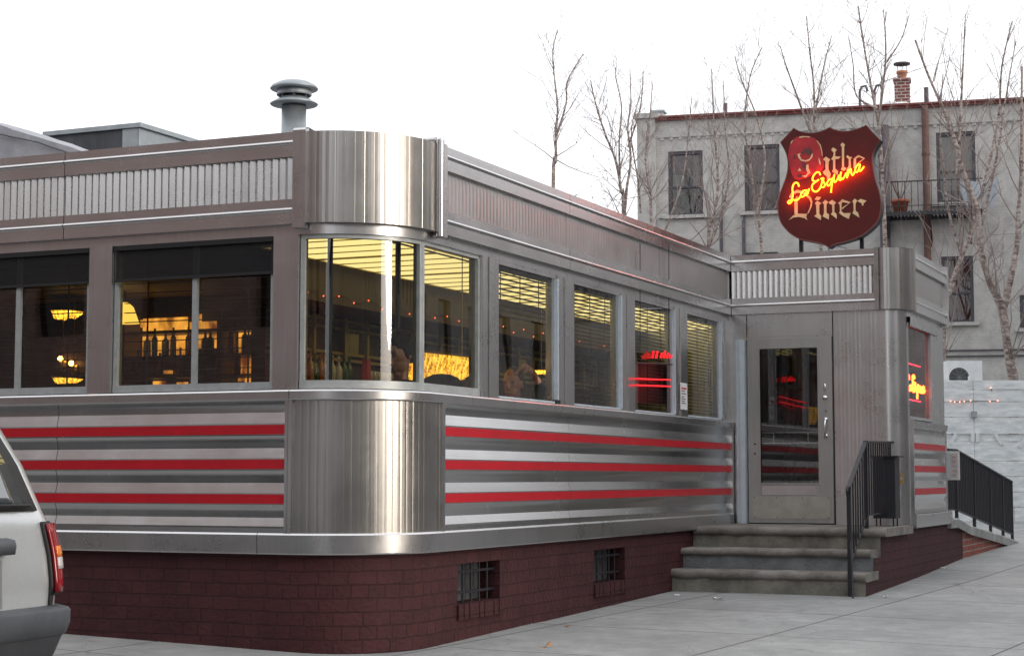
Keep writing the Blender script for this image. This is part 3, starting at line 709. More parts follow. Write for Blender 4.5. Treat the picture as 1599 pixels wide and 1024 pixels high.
# dining end seen through the long side windows
wl = MB(); wl.box((-8.98, 5.05, .7), (-2.76, 5.2, 3.14)); wl.build('partition_wall', M['inwall'], D)
bb2 = empty('lit_bar_shelf', (-4.6, 5, 1.9), 'bar shelf with bottles and added amber glow panels seen through the long side window', 'bar shelf')
q = MB(); q.box((-5.7, 5.02, 2.50), (-5.12, 5.045, 2.92)); q.box((-5.08, 5.02, 2.56), (-4.55, 5.045, 2.86)); q.box((-4.45, 5.02, 2.20), (-3.95, 5.045, 2.72)); q.box((-3.85, 5.02, 2.30), (-3.55, 5.045, 2.70)); q.box((-3.5, 5.02, 2.42), (-3.2, 5.045, 2.66));  # glowing sheets added for the warm light on the back wall
rc = random.Random(21)
for k in range(26):
    x = -5.75 + rc.uniform(0, 2.9); z = rc.choice((2.05, 2.12, 2.30, 2.56, 2.80)) + rc.uniform(0, .05); wd = rc.uniform(.04, .16)
    g_ = MB(); g_.box((x, 4.985 + .001 * k, z), (x + wd, 5.012 + .0002 * k, z + rc.uniform(.03, .10))); g_.build('glow_panel', M['amber'], bb2)  # random small glowing cells added for scattered amber light
q.build('glow_panel', M['amber'], bb2)
q = MB()
for z in (2.26, 2.48, 2.74): q.box((-5.8, 4.72, z - .02), (-3.0, 5.018, z))
for x in (-5.75, -4.5, -3.9, -3.1): q.box((x - .03, 4.72, 1.9), (x + .03, 5.018, 2.95))
q.build('shelf', M['inwall'], bb2)
for i in range(30):
    x = -5.6 + i * .085
    if abs(x + 4.5) < .07 or abs(x + 3.9) < .06: continue
    put_bottle(x, 4.85 + br.uniform(-.05, .05), 2.481 if i % 3 else 2.261, 'bottle silhouetted on the amber glowing shelf behind the long side window', 'bottles on the amber backlit shelf')
def pendant(x, y, z, r, label):
    t = empty('pendant_lamp', (x, y, z), label, 'lamp')
    q = MB(); q.lathe((x, y, z), [(r*.25, .12), (r*.6, .07), (r, -.10)], 16); q.build('lamp_shade', emit('glowing yellow lampshade', (1, .58, .08), .8), t)
    q = MB(); q.tube([(x, y, z + .11), (x, y, 3.15)], .008, 6); q.lathe((x, y, z), [(r*.28, .10), (r*.2, .15), (0, .16)], 12); q.build('cord', M['black'], t)
p = hit(195, 490, 1, 4.3); pendant(p.x, 4.3, p.z, .16, 'yellow pendant lamp glowing at the left edge of the long side window')
for k, (u, v) in enumerate(((95, 560), (112, 567))):
    p = hit(u, v, 1, 4.98); t = empty('wall_sconce', (p.x, 5.04, p.z), ('left' if k == 0 else 'right') + ' one of two small orange sconces on the dining room wall', 'sconce', 'orange sconces on the far wall')
    q = MB(); q.sphere(p, .032, 10, 6); q.build('light_bulb', M['bulb'], t)
    q = MB(); q.tube([p + Vector((0, .06, -.08)), p + Vector((0, .0, -.07)), p + Vector((0, 0, -.03))], .01, 6); q.box((p.x-.04, 5.03, p.z-.14), (p.x+.04, 5.049, p.z-.02)); q.build('bracket', M['brassd'], t)
def fringe_lamp(a, b, h0, label, n=46, em=1.0):
    # long capiz style lamp: rows of hanging strands that sag in two swags under a flat rim
    a = Vector(a); b = Vector(b); t = empty('fringe_lamp', (a + b) / 2, label, 'lamp')
    m, nt, bs = nmat('amber beaded fringe'); bs.inputs['Base Color'].default_value = (.4, .15, .01, 1); N = nt.nodes; L = nt.links
    tc = N.new('ShaderNodeTexCoord'); mp = N.new('ShaderNodeMapping'); mp.inputs['Scale'].default_value = (1, 1, .35); L.new(tc.outputs['Object'], mp.inputs['Vector']); no = N.new('ShaderNodeTexNoise'); no.inputs['Scale'].default_value = 34; no.inputs['Detail'].default_value = 5; L.new(mp.outputs[0], no.inputs['Vector'])
    r = N.new('ShaderNodeValToRGB'); r.color_ramp.elements[0].position = .38; r.color_ramp.elements[0].color = (.22, .06, .002, 1); r.color_ramp.elements[1].position = .62; r.color_ramp.elements[1].color = (1, .60, .05, 1)
    L.new(no.outputs['Fac'], r.inputs['Fac']); L.new(r.outputs['Color'], bs.inputs['Emission Color']); bs.inputs['Emission Strength'].default_value = em
    ax_ = (b - a).normalized(); sd = Vector((-ax_.y, ax_.x, 0)); q = MB(); rr = random.Random(5)
    for side in (-1, 0, 1):
        for i in range(n):
            f = (i + .5) / n; c = a.lerp(b, f) + sd * (.11 * side * (1 - .3*abs(f-.5)))
            h = h0 * (.55 + .45 * abs(math.sin(f * math.pi * 2 + .5))) * (1 - .35 * f) * rr.uniform(.9, 1.05)
            w = (b - a).length / n * .55
            for k in range(7):
                z1 = -h * k / 7; z0 = -h * (k + .9) / 7; s2 = 1 - .25 * k / 7
                cc = c - sd * (.11 * side * .5 * k / 7)
                q.obox((cc.x, cc.y, c.z + (z0 + z1)/2), ax_ * w * .9, sd * .012, (0, 0, (z1 - z0)/2 * .95))
    q.build('fringe', m, t)
    q = MB(); q.obox((a + b)/2 + Vector((0, 0, .012)), ax_ * ((b - a).length/2 + .01), sd * .13, (0, 0, .01)); 
    for f in (.2, .8): c = a.lerp(b, f); q.tube([c + Vector((0, 0, .02)), (c.x, c.y, 3.15)], .005, 5)
    q.build('rim', M['brassd'], t)
fringe_lamp(at(640, 551, 14.7), at(741, 562, 15.7), .25, 'long amber fringed lamp hanging behind the man in the corner window')
fringe_lamp(hit(92, 590, 1, 4.6), hit(121, 591, 1, 4.6), .07, 'small amber fringed lamp low in the leftmost long side window', 14, 1.2)
fringe_lamp(hit(90, 486, 1, 4.6), hit(122, 486, 1, 4.6), .10, 'small yellow fringed lamp high in the leftmost long side window', 14, 1.6)
fringe_lamp(hit(842, 578, 0, -1.9), hit(862, 579, 0, -1.9), .05, 'tiny amber fringed lamp right of the man holding his head', 10, 2.0)
rn = empty('red_neon_sign', at(1020, 590, 17.6), 'dim red neon bars glowing low inside the third flat side window', 'neon sign')
m_ = emit('soft red neon', (1, .012, .02), 1.1)
q = MB()
for v in (591, 601): q.tube([at(994, v, 17.40), at(1047, v + 2, 18.5)], .007, 6)
q.build('red_tubes', m_, rn)
q = MB(); a_, b_ = at(988, 566, 17.42), at(1050, 568, 18.70); a2_, b2_ = at(988, 628, 17.42), at(1050, 630, 18.70)
q.prism([a_, b_, b2_, a2_], (-.02, .0, 0)); bo_ = q.build('glow_board', P('matte red glow board', (.55, .10, .10), .9), rn); bo_.location = (-.075, 0, 0)  # board added so the red tube glow spreads softly over it
q = MB()
for k, (u, h) in enumerate(((1019, 11), (1025, 11), (1032, 8), (1037, 11), (1042, 8), (1047, 5))): q.tube([at(u, 559, 18.2), at(u + 2, 559 - h, 18.2)], .012, 5)
q.build('red_letter_strokes', m_, rn)
q = MB(); q.tube([at(985, 566, 17.5), at(1052, 569, 18.7)], .008, 5); q.tube([at(1000, 566, 17.7), at(1000, 380, 17.7)], .004, 4); q.tube([at(1045, 568, 18.5), at(1045, 380, 18.5)], .004, 4); q.build('hanging_frame', M['black'], rn)
# venetian blinds
M['slat'] = P('dusty blind slat', (.04, .037, .034), .6, .2, .1, 6)
def blind(path, a, b, label, step, z0=1.84, z1=2.90, off=-.105, th=.0022, dep=.02, tapes=3):
    t = empty('venetian_blind', path.ev((a + b)/2)[:2] + (z0,), label, 'blind', 'venetian blinds in the diner windows')
    q = MB(); z = z0
    while z < z1:
        bx(q, path, a, b, off - dep, off + dep, z - th, z + th); z += step
    q.build('slats', M['slat'], t)
    q = MB()
    for k in range(tapes):
        s = a + (b - a) * (k + .5) / tapes; bx(q, path, s - .008, s + .008, off + dep + .001, off + dep + .003, z0, z1)
    bx(q, path, a, b, off - .025, off + .025, z1, z1 + .04)
    q.build('tapes', M['slat'], t)
blind(MAIN, sx(-3.98), sx(-2.62), 'dark open venetian blind in the leftmost long side window', .062)
blind(MAIN, sx(-2.32), sx(-.95), 'dark open venetian blind in the two pane window beside the rounded corner', .075)
blind(MAIN, sy(2.03), sy(3.25), 'half raised venetian blind above the man holding his head', .045, 2.52)
blind(MAIN, sy(3.68), sy(4.86), 'open venetian blind in the second flat side window from the corner', .036)
blind(MAIN, sy(5.28), sy(6.46), 'open venetian blind in the third flat side window from the corner', .036)
blind(MAIN, sy(6.90), sy(8.10), 'open venetian blind in the side window next to the entrance', .036)
# paper notice on the pillar
nt_ = MB(); p0 = hit(1063, 597, 0, .02); p1 = hit(1074, 640, 0, .02)
nt_.box((.017, p0.y, p1.z), (.020, p1.y, p0.z)); 
notice = tag(nt_.build('paper_notice', M['white']), 'white printed paper notice taped on the last pillar before the entrance', 'notice')
q = MB(); yA, yB, zA, zB = p0.y, p1.y, p1.z, p0.z
for k, (f, w) in enumerate(((.30, .7), (.40, .9), (.52, .55), (.60, .8), (.68, .7), (.76, .85))):
    z = zB - (zB - zA) * f; q.box((.0203, yA + (yB-yA)*.12, z - .006), (.0212, yA + (yB-yA)*(.12 + .75*w), z + .004))
q.build('print', M['ink'], notice)
q = MB(); z = zB - (zB-zA)*.2; q.box((.0203, yA + (yB-yA)*.15, z - .012), (.0212, yA + (yB-yA)*.85, z + .008)); q.build('heading', M['redink'], notice)

# ------------------------------------------------------------------ people behind the glass
def blob(name, caps, balls, mat, parent, voxel=.012, smooth=4):
    q = MB()
    for pts, rs in caps:
        q.tube(pts, rs, 10)
        for p, r in zip(pts, rs): q.sphere(p, r * .995, 10, 8)
    for c, r, Mx in balls:
        k = len(q.v); q.sphere((0, 0, 0), r, 14, 12)
        for i in range(k, len(q.v)): q.v[i] = tuple(Vector(c) + (Mx @ Vector(q.v[i]) if Mx else Vector(q.v[i])))
    o = q.build(name, mat, parent)
    m = o.modifiers.new('remesh', 'REMESH'); m.mode = 'VOXEL'; m.voxel_size = voxel; m.use_smooth_shade = True
    s = o.modifiers.new('smooth', 'SMOOTH'); s.factor = .5; s.iterations = smooth
    return o
M['skin'] = P('skin', (.31, .145, .10), .5, 0, .08, 12)
M['skin2'] = P('tanned skin', (.27, .13, .08), .5, 0, .08, 12)
M['hairb'] = P('black hair', (.006, .005, .005), .8, spec=.15)
M['hairg'] = P('short brown hair', (.035, .022, .016), .8, 0, .3, 30)
M['cloth'] = P('black cotton clothing', (.014, .014, .016), .85)
M['cloth2'] = P('dark grey t shirt', (.022, .024, .026), .85)
M['eye'] = P('dark eye', (.01, .008, .008), .3)
def head_parts(c, f, sc, tilt=0.0):
    # c head centre, f unit facing direction; returns frame matrix
    f = Vector(f).normalized(); up = Vector((0, 0, 1)); r = f.cross(up).normalized(); up = r.cross(f)
    Mx = Matrix((r, f, up)).transposed().to_3x3()
    return Mx
def person(label, c, f, skin, hair, cloth, sc, seat_z, arms, hairstyle, lean):
    c = Vector(c); Mx = head_parts(c, f, sc)
    def h(x, y, z): return c + Mx @ Vector((x*sc, y*sc, z*sc))
    body = empty('person', (c.x, c.y, .7), label, 'person')
    fh = Vector((f[0], f[1], 0)).normalized(); rt = fh.cross(Vector((0, 0, 1)))
    neck = c + Vector((0, 0, -.17)) * sc - fh * .02; chest = neck + Vector((0, 0, -.16)) - fh * lean * .4; waist = chest + Vector((0, 0, -.30)) - fh * lean; hip = waist + Vector((0, 0, -.16))
    shl = neck + Vector((0, 0, -.07)) - rt * .17; shr = neck + Vector((0, 0, -.07)) + rt * .17
    caps = [([h(0, -.01, -.06), neck, chest], [.055, .058, .11]), ([shl, neck + Vector((0, 0, -.06)), shr], [.06, .075, .06]),
            ([chest, waist, hip], [.135, .125, .14])]
    for s in (-1, 1):
        k = hip + rt * .09 * s; kn = k + fh * .42 + Vector((0, 0, .0)); ft = kn + Vector((0, 0, -.42))
        caps.append(([k, kn, ft, ft + fh * .16 + Vector((0, 0, -.02))], [.085, .06, .042, .032]))
    balls = [(h(0, .0, .02), (.076*sc, .098*sc, .115*sc), Mx), (h(0, .028, -.05), (.060*sc, .070*sc, .075*sc), Mx), (h(0, .105, -.012), (.014*sc, .022*sc, .026*sc), Mx),
             (h(0, .098, .005), (.009*sc, .012*sc, .035*sc), Mx), (h(0, .088, -.062), (.026*sc, .013*sc, .011*sc), Mx), (h(0, .075, -.105), (.026*sc, .02*sc, .018*sc), Mx),
             (h(.034, .082, .038), (.026*sc, .014*sc, .009*sc), Mx), (h(-.034, .082, .038), (.026*sc, .014*sc, .009*sc), Mx),
             (h(.079, -.005, -.005), (.010*sc, .020*sc, .034*sc), Mx), (h(-.079, -.005, -.005), (.010*sc, .020*sc, .034*sc), Mx)]
    sleeve = []
    for (sh, el, wr, hd, fd, kind) in arms:
        el = Vector(el); wr = Vector(wr); hd = Vector(hd); fd = Vector(fd).normalized()
        s0 = shl if kind == 'L' else shr
        caps.append(([s0, el, wr], [.05, .042, .027])); sleeve.append(([s0, s0.lerp(el, .6), el.lerp(wr, .12 if kind == 'L' else .9)], [.068, .060, .056 if kind == 'L' else .04]))
        # hand: palm, four unequal curled fingers and a thumb from the side of the palm
        side = fd.cross(Vector((0, 0, 1)));
        if side.length < .1: side = Vector((1, 0, 0))
        side.normalize(); dn = side.cross(fd).normalized()
        if dn.z > 0: dn = -dn
        caps.append(([wr, wr.lerp(hd, .5), hd], [.026, .034, .034]))
        for k, (o, ln) in enumerate(((-.030, .062), (-.010, .074), (.011, .07), (.031, .054))):
            b0 = hd + side * o + fd * .02; b1 = b0 + fd * ln * .45 + dn * .006; b2 = b1 + fd * ln * .33 + dn * .02; b3 = b2 + fd * ln * .2 + dn * .022
            caps.append(([b0, b1, b2, b3], [.0098, .0092, .0085, .0075]))
        b0 = wr.lerp(hd, .45) - side * .03; caps.append(([b0, b0 - side * .022 + fd * .03, b0 - side * .026 + fd * .055 + dn * .012], [.0125, .0105, .009]))
    blob('body', caps, balls, skin, body, .0065, 3)
    # clothing follows the body
    up = lambda rs, k=.012: [r + k for r in rs]
    cc = [([neck + Vector((0, 0, -.045)), chest], [.075, .125]), ([shl, neck + Vector((0, 0, -.07)), shr], up([.06, .075, .06])), ([chest, waist, hip], up([.135, .125, .14]))] + sleeve
    blob('shirt', cc, [], cloth, body, .011, 4)
    tr = []
    for s in (-1, 1):
        k = hip + rt * .09 * s; kn = k + fh * .42; ft = kn + Vector((0, 0, -.42)); tr.append(([k, kn, ft], [.098, .074, .06]))
    blob('trousers', tr, [], M['cloth'], body, .014, 4)
    hb = hairstyle(h, Mx, sc); blob('hair', [], hb, hair, body, .008, 3)
    e = MB()
    for x in (-.033, .033):
        k = len(e.v); e.sphere((0, 0, 0), (.012*sc, .006*sc, .006*sc), 8, 6)
        for i in range(k, len(e.v)): e.v[i] = tuple(h(x, .089, .018) + Mx @ Vector(e.v[i]))
    e.build('eyes', M['eye'], body)
    # seat that carries the figure
    return body, hip
c1 = at(624, 553, 13.85); f1v = -Rv * .55 - Hv * .75 + Vector((0, 0, -.40))
hs1 = lambda h, Mx, sc: [(h(0, -.022, .055), (.087*sc, .104*sc, .100*sc), Mx), (h(0, .045, .115), (.066*sc, .055*sc, .034*sc), Mx), (h(.03, -.06, .0), (.06*sc, .055*sc, .085*sc), Mx), (h(-.03, -.06, .0), (.06*sc, .055*sc, .085*sc), Mx), (h(.066, -.012, .02), (.028*sc, .045*sc, .06*sc), Mx), (h(-.066, -.012, .02), (.028*sc, .045*sc, .06*sc), Mx)]
n1 = c1 + Vector((0, 0, -.2))
arms1 = [(None, n1 - Rv * .16 + Vector((0, 0, -.36)) + Hv * .1, n1 - Rv * .30 + Vector((0, 0, -.42)) - Hv * .02, n1 - Rv * .37 + Vector((0, 0, -.42)) - Hv * .05, -Rv, 'R'),
         (None, n1 + Rv * .13 + Vector((0, 0, -.36)) - Hv * .12, n1 - Rv * .12 + Vector((0, 0, -.43)) - Hv * .2, n1 - Rv * .19 + Vector((0, 0, -.43)) - Hv * .2, -Rv, 'R')]
person('black haired man in dark clothes looking down behind the rounded corner window', c1, f1v, M['skin2'], M['hairb'], M['cloth'], 1.22, .7, arms1, hs1, .02)
c2 = at(802, 600, 15.5); f2v = -Rv * .42 - Hv * .9 + Vector((0, 0, -.12))
hs2 = lambda h, Mx, sc: [(h(0, -.022, .052), (.083*sc, .094*sc, .094*sc), Mx), (h(.036, -.028, .0), (.054*sc, .055*sc, .065*sc), Mx), (h(-.036, -.028, .0), (.054*sc, .055*sc, .065*sc), Mx), (h(0, .03, -.095), (.04*sc, .058*sc, .03*sc), Mx)]
arms2 = [(None, at(846, 607, 15.45), at(833, 582, 15.42), at(820, 573, 15.45), -Rv * .9 + Vector((0, 0, -.25)), 'L'),
         (None, c2 - Rv * .2 + Vector((0, 0, -.5)), c2 - Rv * .05 + Vector((0, 0, -.55)) - Hv * .2, c2 + Rv * .02 + Vector((0, 0, -.55)) - Hv * .22, Rv, 'R')]
person('man in dark t shirt resting one hand on his head behind the side window', c2, f2v, M['skin'], M['hairg'], M['cloth2'], 1.08, .7, arms2, hs2, .0)
for (c, lb) in ((c1, 'black vinyl bench seat carrying the black haired man'), (c2, 'black vinyl bench seat carrying the man holding his head')):
    t = empty('bench_seat', (c.x, c.y, .7), lb, 'bench'); q = MB(); q.box((c.x - .5, c.y - .28, 1.16), (c.x + .28, c.y + .3, 1.30)); q.build('seat', M['tableblack'], t)
    q = MB(); q.box((c.x - .5, c.y + .30, 1.0), (c.x + .28, c.y + .40, 1.85)); q.build('backrest', M['tableblack'], t)
    q = MB(); q.box((c.x - .46, c.y - .22, .70), (c.x + .24, c.y + .28, 1.16)); q.build('base', M['inwall'], t)
q = MB(); t = empty('booth_chair', at(690, 640, 14.3), 'black rounded chair back below the amber fringed lamp', 'chair')
def cb(u, dpt):
    rows = []
    for k in range(9):
        a = math.pi * k / 8; rows.append(at(u - 36 * math.cos(a), 610 - 27 * math.sin(a) ** .8, dpt))
    return rows
ra = cb(690, 14.2); rb = cb(690, 14.28); 
poly = [at(654, 700, 14.2)] + ra + [at(726, 700, 14.2)]
q.prism(poly, Hv * .08); q.build('backrest', M['tableblack'], t)
q = MB(); cS = at(690, 700, 14.45); q.box((cS.x - .22, cS.y - .2, 1.15), (cS.x + .22, cS.y + .2, 1.25)); q.build('seat', M['tableblack'], t)
q = MB()
for a in (-.18, .18):
    for b in (-.17, .17): q.tube([(cS.x + a, cS.y + b, 1.15), (cS.x + a*1.1, cS.y + b*1.1, .7)], .018, 6)
q.build('leg', M['black'], t)

# ------------------------------------------------------------------ stoop, rails, cabinet, ramp
def stone_mat(name, c, c2):
    return P(name, c, .85, 0, .42, 3.2, .5, 38, col2=c2)
M['tread'] = stone_mat('worn brownstone tread', (.15, .135, .118), (.27, .25, .225))
M['riser'] = stone_mat('patched cement riser', (.165, .16, .135), (.28, .27, .225))
M['riserb'] = stone_mat('blue grey patched riser', (.16, .185, .205), (.26, .275, .275))
stoop = empty('entrance_stoop', (1.0, 7.4, 0), 'three step stone stoop with rounded nosings and maroon brick side below the front door', 'steps')
def tread(y0, y1, z, x0, x1, th, name='tread', yb=None):
    q = MB(); r = th / 2; n = 6; rr = random.Random(int(z * 100))
    xs = fr(x0, x1, .12); prof = [(y1, z)] + [(y0 + r - r * math.sin(math.pi * k / n) , z - r + r * math.cos(math.pi * k / n)) for k in range(n + 1)] + [(y1, z - th)]
    jit = [rr.uniform(-.011, .011) for _ in xs]
    rows = [[(x, p[0] + (j if 0 < i < len(prof) - 1 else 0), p[1] + (j * .4 if 0 < i < len(prof) - 1 else 0)) for i, p in enumerate(prof)] for x, j in zip(xs, jit)]
    q.grid(rows, None, True)
    q.face(list(reversed(rows[0]))); q.face(rows[-1])
    q.build(name, M['tread'], stoop)
tread(6.33, 6.90, .225, -.02, 2.02, .085); tread(6.68, 7.25, .435, -.02, 1.985, .075); tread(7.02, 8.432, .646, .01, 2.07, .085)
for (y, z0, z1, x1, m) in ((6.375, -.2, .142, 2.004, 'riser'), (6.735, .14, .362, 2.003, 'riserb'), (7.075, .36, .563, 2.0035, 'riser')):
    q = MB(); q.box((-.01, y, z0), (x1, y + .3, z1)); q.build('riser', M[m], stoop)
q = MB(); q.box((.0, 7.3, -.2), (1.96, 8.43, .558)); q.build('core', M['riser'], stoop)
q = MB()
def bface(mb, x, pts): mb.face([(x, y, z) for y, z in pts], [(y, z) for y, z in pts])
q2 = [(6.38, -.3), (8.45, -.3), (8.45, .56), (7.08, .56), (7.08, .36), (6.74, .36), (6.74, .14), (6.38, .14)]
q.prism([(1.992, y, z) for y, z in reversed(q2)], (.012, 0, 0)); q.v = q.v
q3 = MB(); bface(q3, 2.006, [(6.38, -.3), (8.45, -.3), (8.45, .56), (7.08, .56), (7.08, .36), (6.74, .36), (6.74, .14), (6.38, .14)])
q3.build('brick_side', M['brick'], stoop)
# brick below the vestibule side and ramp wall
q = MB(); bface(q, 2.004, [(8.45, -.3), (11.84, -.3), (11.84, .60), (8.45, .614)]); q.face([(2.004, 11.84, -.3), (.02, 11.84, -.3), (.02, 11.84, .58), (2.004, 11.84, .58)])
q.build('brick_base', M['brick'], D)
ramp = empty('access_ramp', (1.5, 14, .2), 'sloping ramp of bare red brick with a grey concrete cap behind the diner', 'ramp')
q = MB(); bface(q, 2.004, [(11.85, -.3), (16.1, -.3), (16.1, .19), (11.85, .50)]); q.build('brick_wall', M['brickr'], ramp)
capz = [(10.82, .672), (11.3, .668), (11.7, .62), (12.2, .555), (13.5, .455), (14.8, .35), (15.9, .255), (16.6, .19)]
q = MB(); rows = []
for y, z in capz: rows.append([(2.05, y, z - .12), (2.06, y, z - .02), (2.04, y, z), (.6, y, z), (.6, y, z - .12)])
q.grid(rows, None, False); q.face(list(reversed(rows[0]))); q.face(rows[-1]); q.build('concrete_cap', stone_mat('pale ramp concrete', (.33, .33, .32), (.42, .42, .41)), ramp)
q = MB()
def railing(name, label, pts_top, pts_bot, x, spacing, rad, posts, t=None, group=None):
    t = empty(name, (x, pts_top[0][0], pts_bot[0][1]), label, 'railing', group)
    q = MB()
    for (a, b) in zip(pts_top, pts_top[1:]):
        va = Vector((x, a[0], a[1])); vb = Vector((x, b[0], b[1])); d = (vb - va); l = d.length; d.normalize()
        up = Vector((1, 0, 0)).cross(d); q.obox((va + vb)/2, d * (l/2 + .012), Vector((.022, 0, 0)), up * .011)
    q.build('top_rail', M['black'], t)
    q = MB()
    for (a, b) in zip(pts_bot, pts_bot[1:]):
        va = Vector((x, a[0], a[1])); vb = Vector((x, b[0], b[1])); d = (vb - va); l = d.length; d.normalize()
        up = Vector((1, 0, 0)).cross(d); q.obox((va + vb)/2, d * (l/2 + .008), Vector((.014, 0, 0)), up * .008)
    q.build('bottom_rail', M['black'], t)
    y = min(p[0] for p in pts_top) + spacing * .7; ymax = max(p[0] for p in pts_top)
    while y < ymax - spacing * .3:
        zt = interp(y, pts_top); zb = interp(y, pts_bot); q = MB()
        q.tube([(x, y, zb), (x, y, zt - .008)], rad, 6); q.build('baluster', M['black'], t); y += spacing
    for (y, z0) in posts:
        q = MB(); zt = interp(y, pts_top); q.box((x - .02, y - .02, z0), (x + .02, y + .02, zt)); q.build('post', M['black'], t)
    return t
lr = railing('stair_railing', 'black iron stair railing with sloping handrail on the entrance stoop', [(6.34, 1.075), (7.10, 1.535), (8.40, 1.555)], [(6.36, .32), (7.12, .78), (8.38, .80)], 1.86, .105, .0095, [(6.34, -.02), (7.10, .645)])
q = MB(); q.tube([(1.86, 6.36, .62), (1.90, 6.25, .3), (1.93, 6.14, gz(1.93, 6.14) - .01)], .011, 8); q.build('brace', M['black'], lr)
q = MB(); q.tube([(1.86, 6.315, 1.05), (1.86, 6.28, 1.07), (1.86, 6.265, 1.03), (1.86, 6.285, .99), (1.86, 6.31, .98)], .014, 8); q.build('scroll', M['black'], lr)
railing('ramp_railing', 'long dense black iron railing sloping down the ramp behind the diner', [(10.82, 1.515), (11.6, 1.515), (16.2, 1.105)], [(10.85, .775), (11.55, .765), (16.15, .325)], 1.98, .115, .011, [(10.84, .66), (11.6, .63), (12.9, .50), (14.2, .40), (15.3, .30), (16.18, .2)])
# black cabinet on the landing
cab = empty('menu_cabinet', (1.72, 8.0, .646), 'flat black metal cabinet on thin legs behind the stair railing', 'cabinet')
a = hit(1364, 760, 1, 8.0); b = hit(1399, 760, 1, 8.0)
q = MB(); q.box((a.x, 7.98, .73), (b.x, 8.22, 1.385)); q.build('body', P('matt black sheet metal', (.011, .012, .017), .5, 0, .2, 8), cab)
q = MB(); q.box((a.x - .02, 7.95, 1.387), (b.x + .045, 8.24, 1.402)); q.build('lid', M['black'], cab)
for x in (a.x + .03, b.x - .03):
    for y in (8.0, 8.2): q = MB(); q.tube([(x, y, .646), (x, y, .73)], .008, 6); q.build('leg', M['black'], cab)
q = MB(); q.box((a.x + .01, 7.972, .75), (a.x + .02, 7.979, 1.37)); q.build('door_edge', M['black'], cab)
# mail slot and label on the rounded vestibule corner
def on_corner(u, v):
    # point on the rounded vestibule corner seen at pixel
    best = None
    for k in range(200):
        t = ax(1.74) + (aw(8.68) - ax(1.74)) * k / 199; x, y, nx, ny = ANW.ev(t); d = ray(u, v); s = ((x - CAM.x) * Hv.x + (y - CAM.y) * Hv.y) / d.dot(Hv)
        p = CAM + d * s; e = math.hypot(p.x - x, p.y - y)
        if best is None or e < best[0]: best = (e, Vector((x, y, p.z)), Vector((nx, ny, 0)))
    return best[1], best[2]
p, n = on_corner(1405, 747); tx = Vector((-n.y, n.x, 0))
ms = empty('mail_slot', p, 'small brass mail slot on the rounded steel vestibule corner', 'mail slot')
q = MB(); q.obox(p + n * .006, tx * .045, n * .006, (0, 0, .055)); q.build('plate', M['brass'], ms)
q = MB(); q.obox(p + n * .014, tx * .035, n * .003, (0, 0, .014)); q.obox(p + n * .013 + Vector((0, 0, .035)), tx * .028, n * .002, (0, 0, .004)); q.build('flap', M['chrome'], ms)
p, n = on_corner(1404, 772); tx = Vector((-n.y, n.x, 0))
q = MB(); q.obox(p + n * .003, tx * .014, n * .003, (0, 0, .055)); tag(q.build('white_label', M['white']), 'narrow white sticker under the brass mail slot', 'sticker')
# white framed notice box on the ramp railing
nb = empty('notice_box', (1.98, 10.75, 1.14), 'white framed notice box fixed to the ramp railing beside the diner', 'notice box')
a = hit(1477, 704, 1, 10.72); b = hit(1498, 749, 1, 10.72)
q = MB(); q.box((a.x, 10.72, b.z), (b.x, 10.80, a.z)); q.build('case', P('white painted metal', (.55, .55, .54), .5), nb)
q = MB(); xm = a.x + (b.x - a.x) * .38; q.box((xm + .012, 10.712, b.z + .03), (b.x - .012, 10.719, a.z - .03)); q.build('poster', P('faded grey pink poster', (.42, .38, .37), .6, 0, .3, 14), nb)
q = MB()
for k in range(5): z = a.z - .07 - k * .055; q.box((xm + .025, 10.709, z - .008), (b.x - .03 - .008 * (k % 3), 10.7115, z + .004))
q.build('print', P('faded poster print', (.32, .20, .20), .8), nb)
q = MB(); q.box((a.x + .01, 10.705, b.z + .02), (xm, 10.719, a.z - .02)); q.build('open_door', P('grey door of the case', (.40, .41, .42), .5), nb)

# ------------------------------------------------------------------ rooftop sign
sgn = empty('shield_sign', (1.0, 9.25, 3.6), 'dark maroon shield shaped rooftop sign with cream blackletter and glowing neon script', 'sign')
SY = 9.2
def sp(u, v, dy=0.0):
    p = hit(u, v, 1, SY); return Vector((p.x, SY + dy, p.z))
def z4(x, y): return (1180 + x / 4.267, 180 + y / 4.267)
def zA_(x, y): return (1220 + x / 10.243, 200 + y / 10.243)
def zB_(x, y): return (1220 + x / 10.243, 260 + y / 10.243)
def catmull(pts, n=6, closed=False):
    P_ = [Vector(p) for p in pts]; out = []; m = len(P_)
    for i in range(m if closed else m - 1):
        if closed: a, b, c, d = P_[i-1], P_[i], P_[(i+1) % m], P_[(i+2) % m]
        else: a, b, c, d = P_[max(0, i-1)], P_[i], P_[i+1], P_[min(m-1, i+2)]
        for k in range(n):
            t = k / n; out.append(.5 * ((2*b) + (c - a)*t + (2*a - 5*b + 4*c - d)*t*t + (3*b - a - 3*c + d)*t**3))
    if not closed: out.append(P_[-1])
    return out
right = [(740,65),(788,118),(835,165),(790,240),(782,310),(800,420),(830,520),(840,600),(825,690),(780,750),(700,810),(600,845),(530,862),(490,885)]
left = [(490,885),(450,862),(380,845),(290,825),(220,780),(165,710),(148,620),(160,530),(200,420),(215,340),(205,260),(165,180)]
topp = [(165,180),(210,133),(255,85),(300,108),(370,118),(440,105),(495,80),(545,100),(615,105),(680,90),(740,65)]
def cr2(l): return [(p.x, p.y) for p in catmull([Vector((x, y, 0)) for x, y in l], 4)]
outline = [(165,180),(210,133),(255,85)] + cr2([(255,85),(300,108),(370,118),(440,105),(495,80)])[1:] + cr2([(495,80),(545,100),(615,105),(680,90),(740,65)])[1:] + [(788,118),(835,165)] + cr2(right[2:])[1:] + cr2(left)[1:-1]
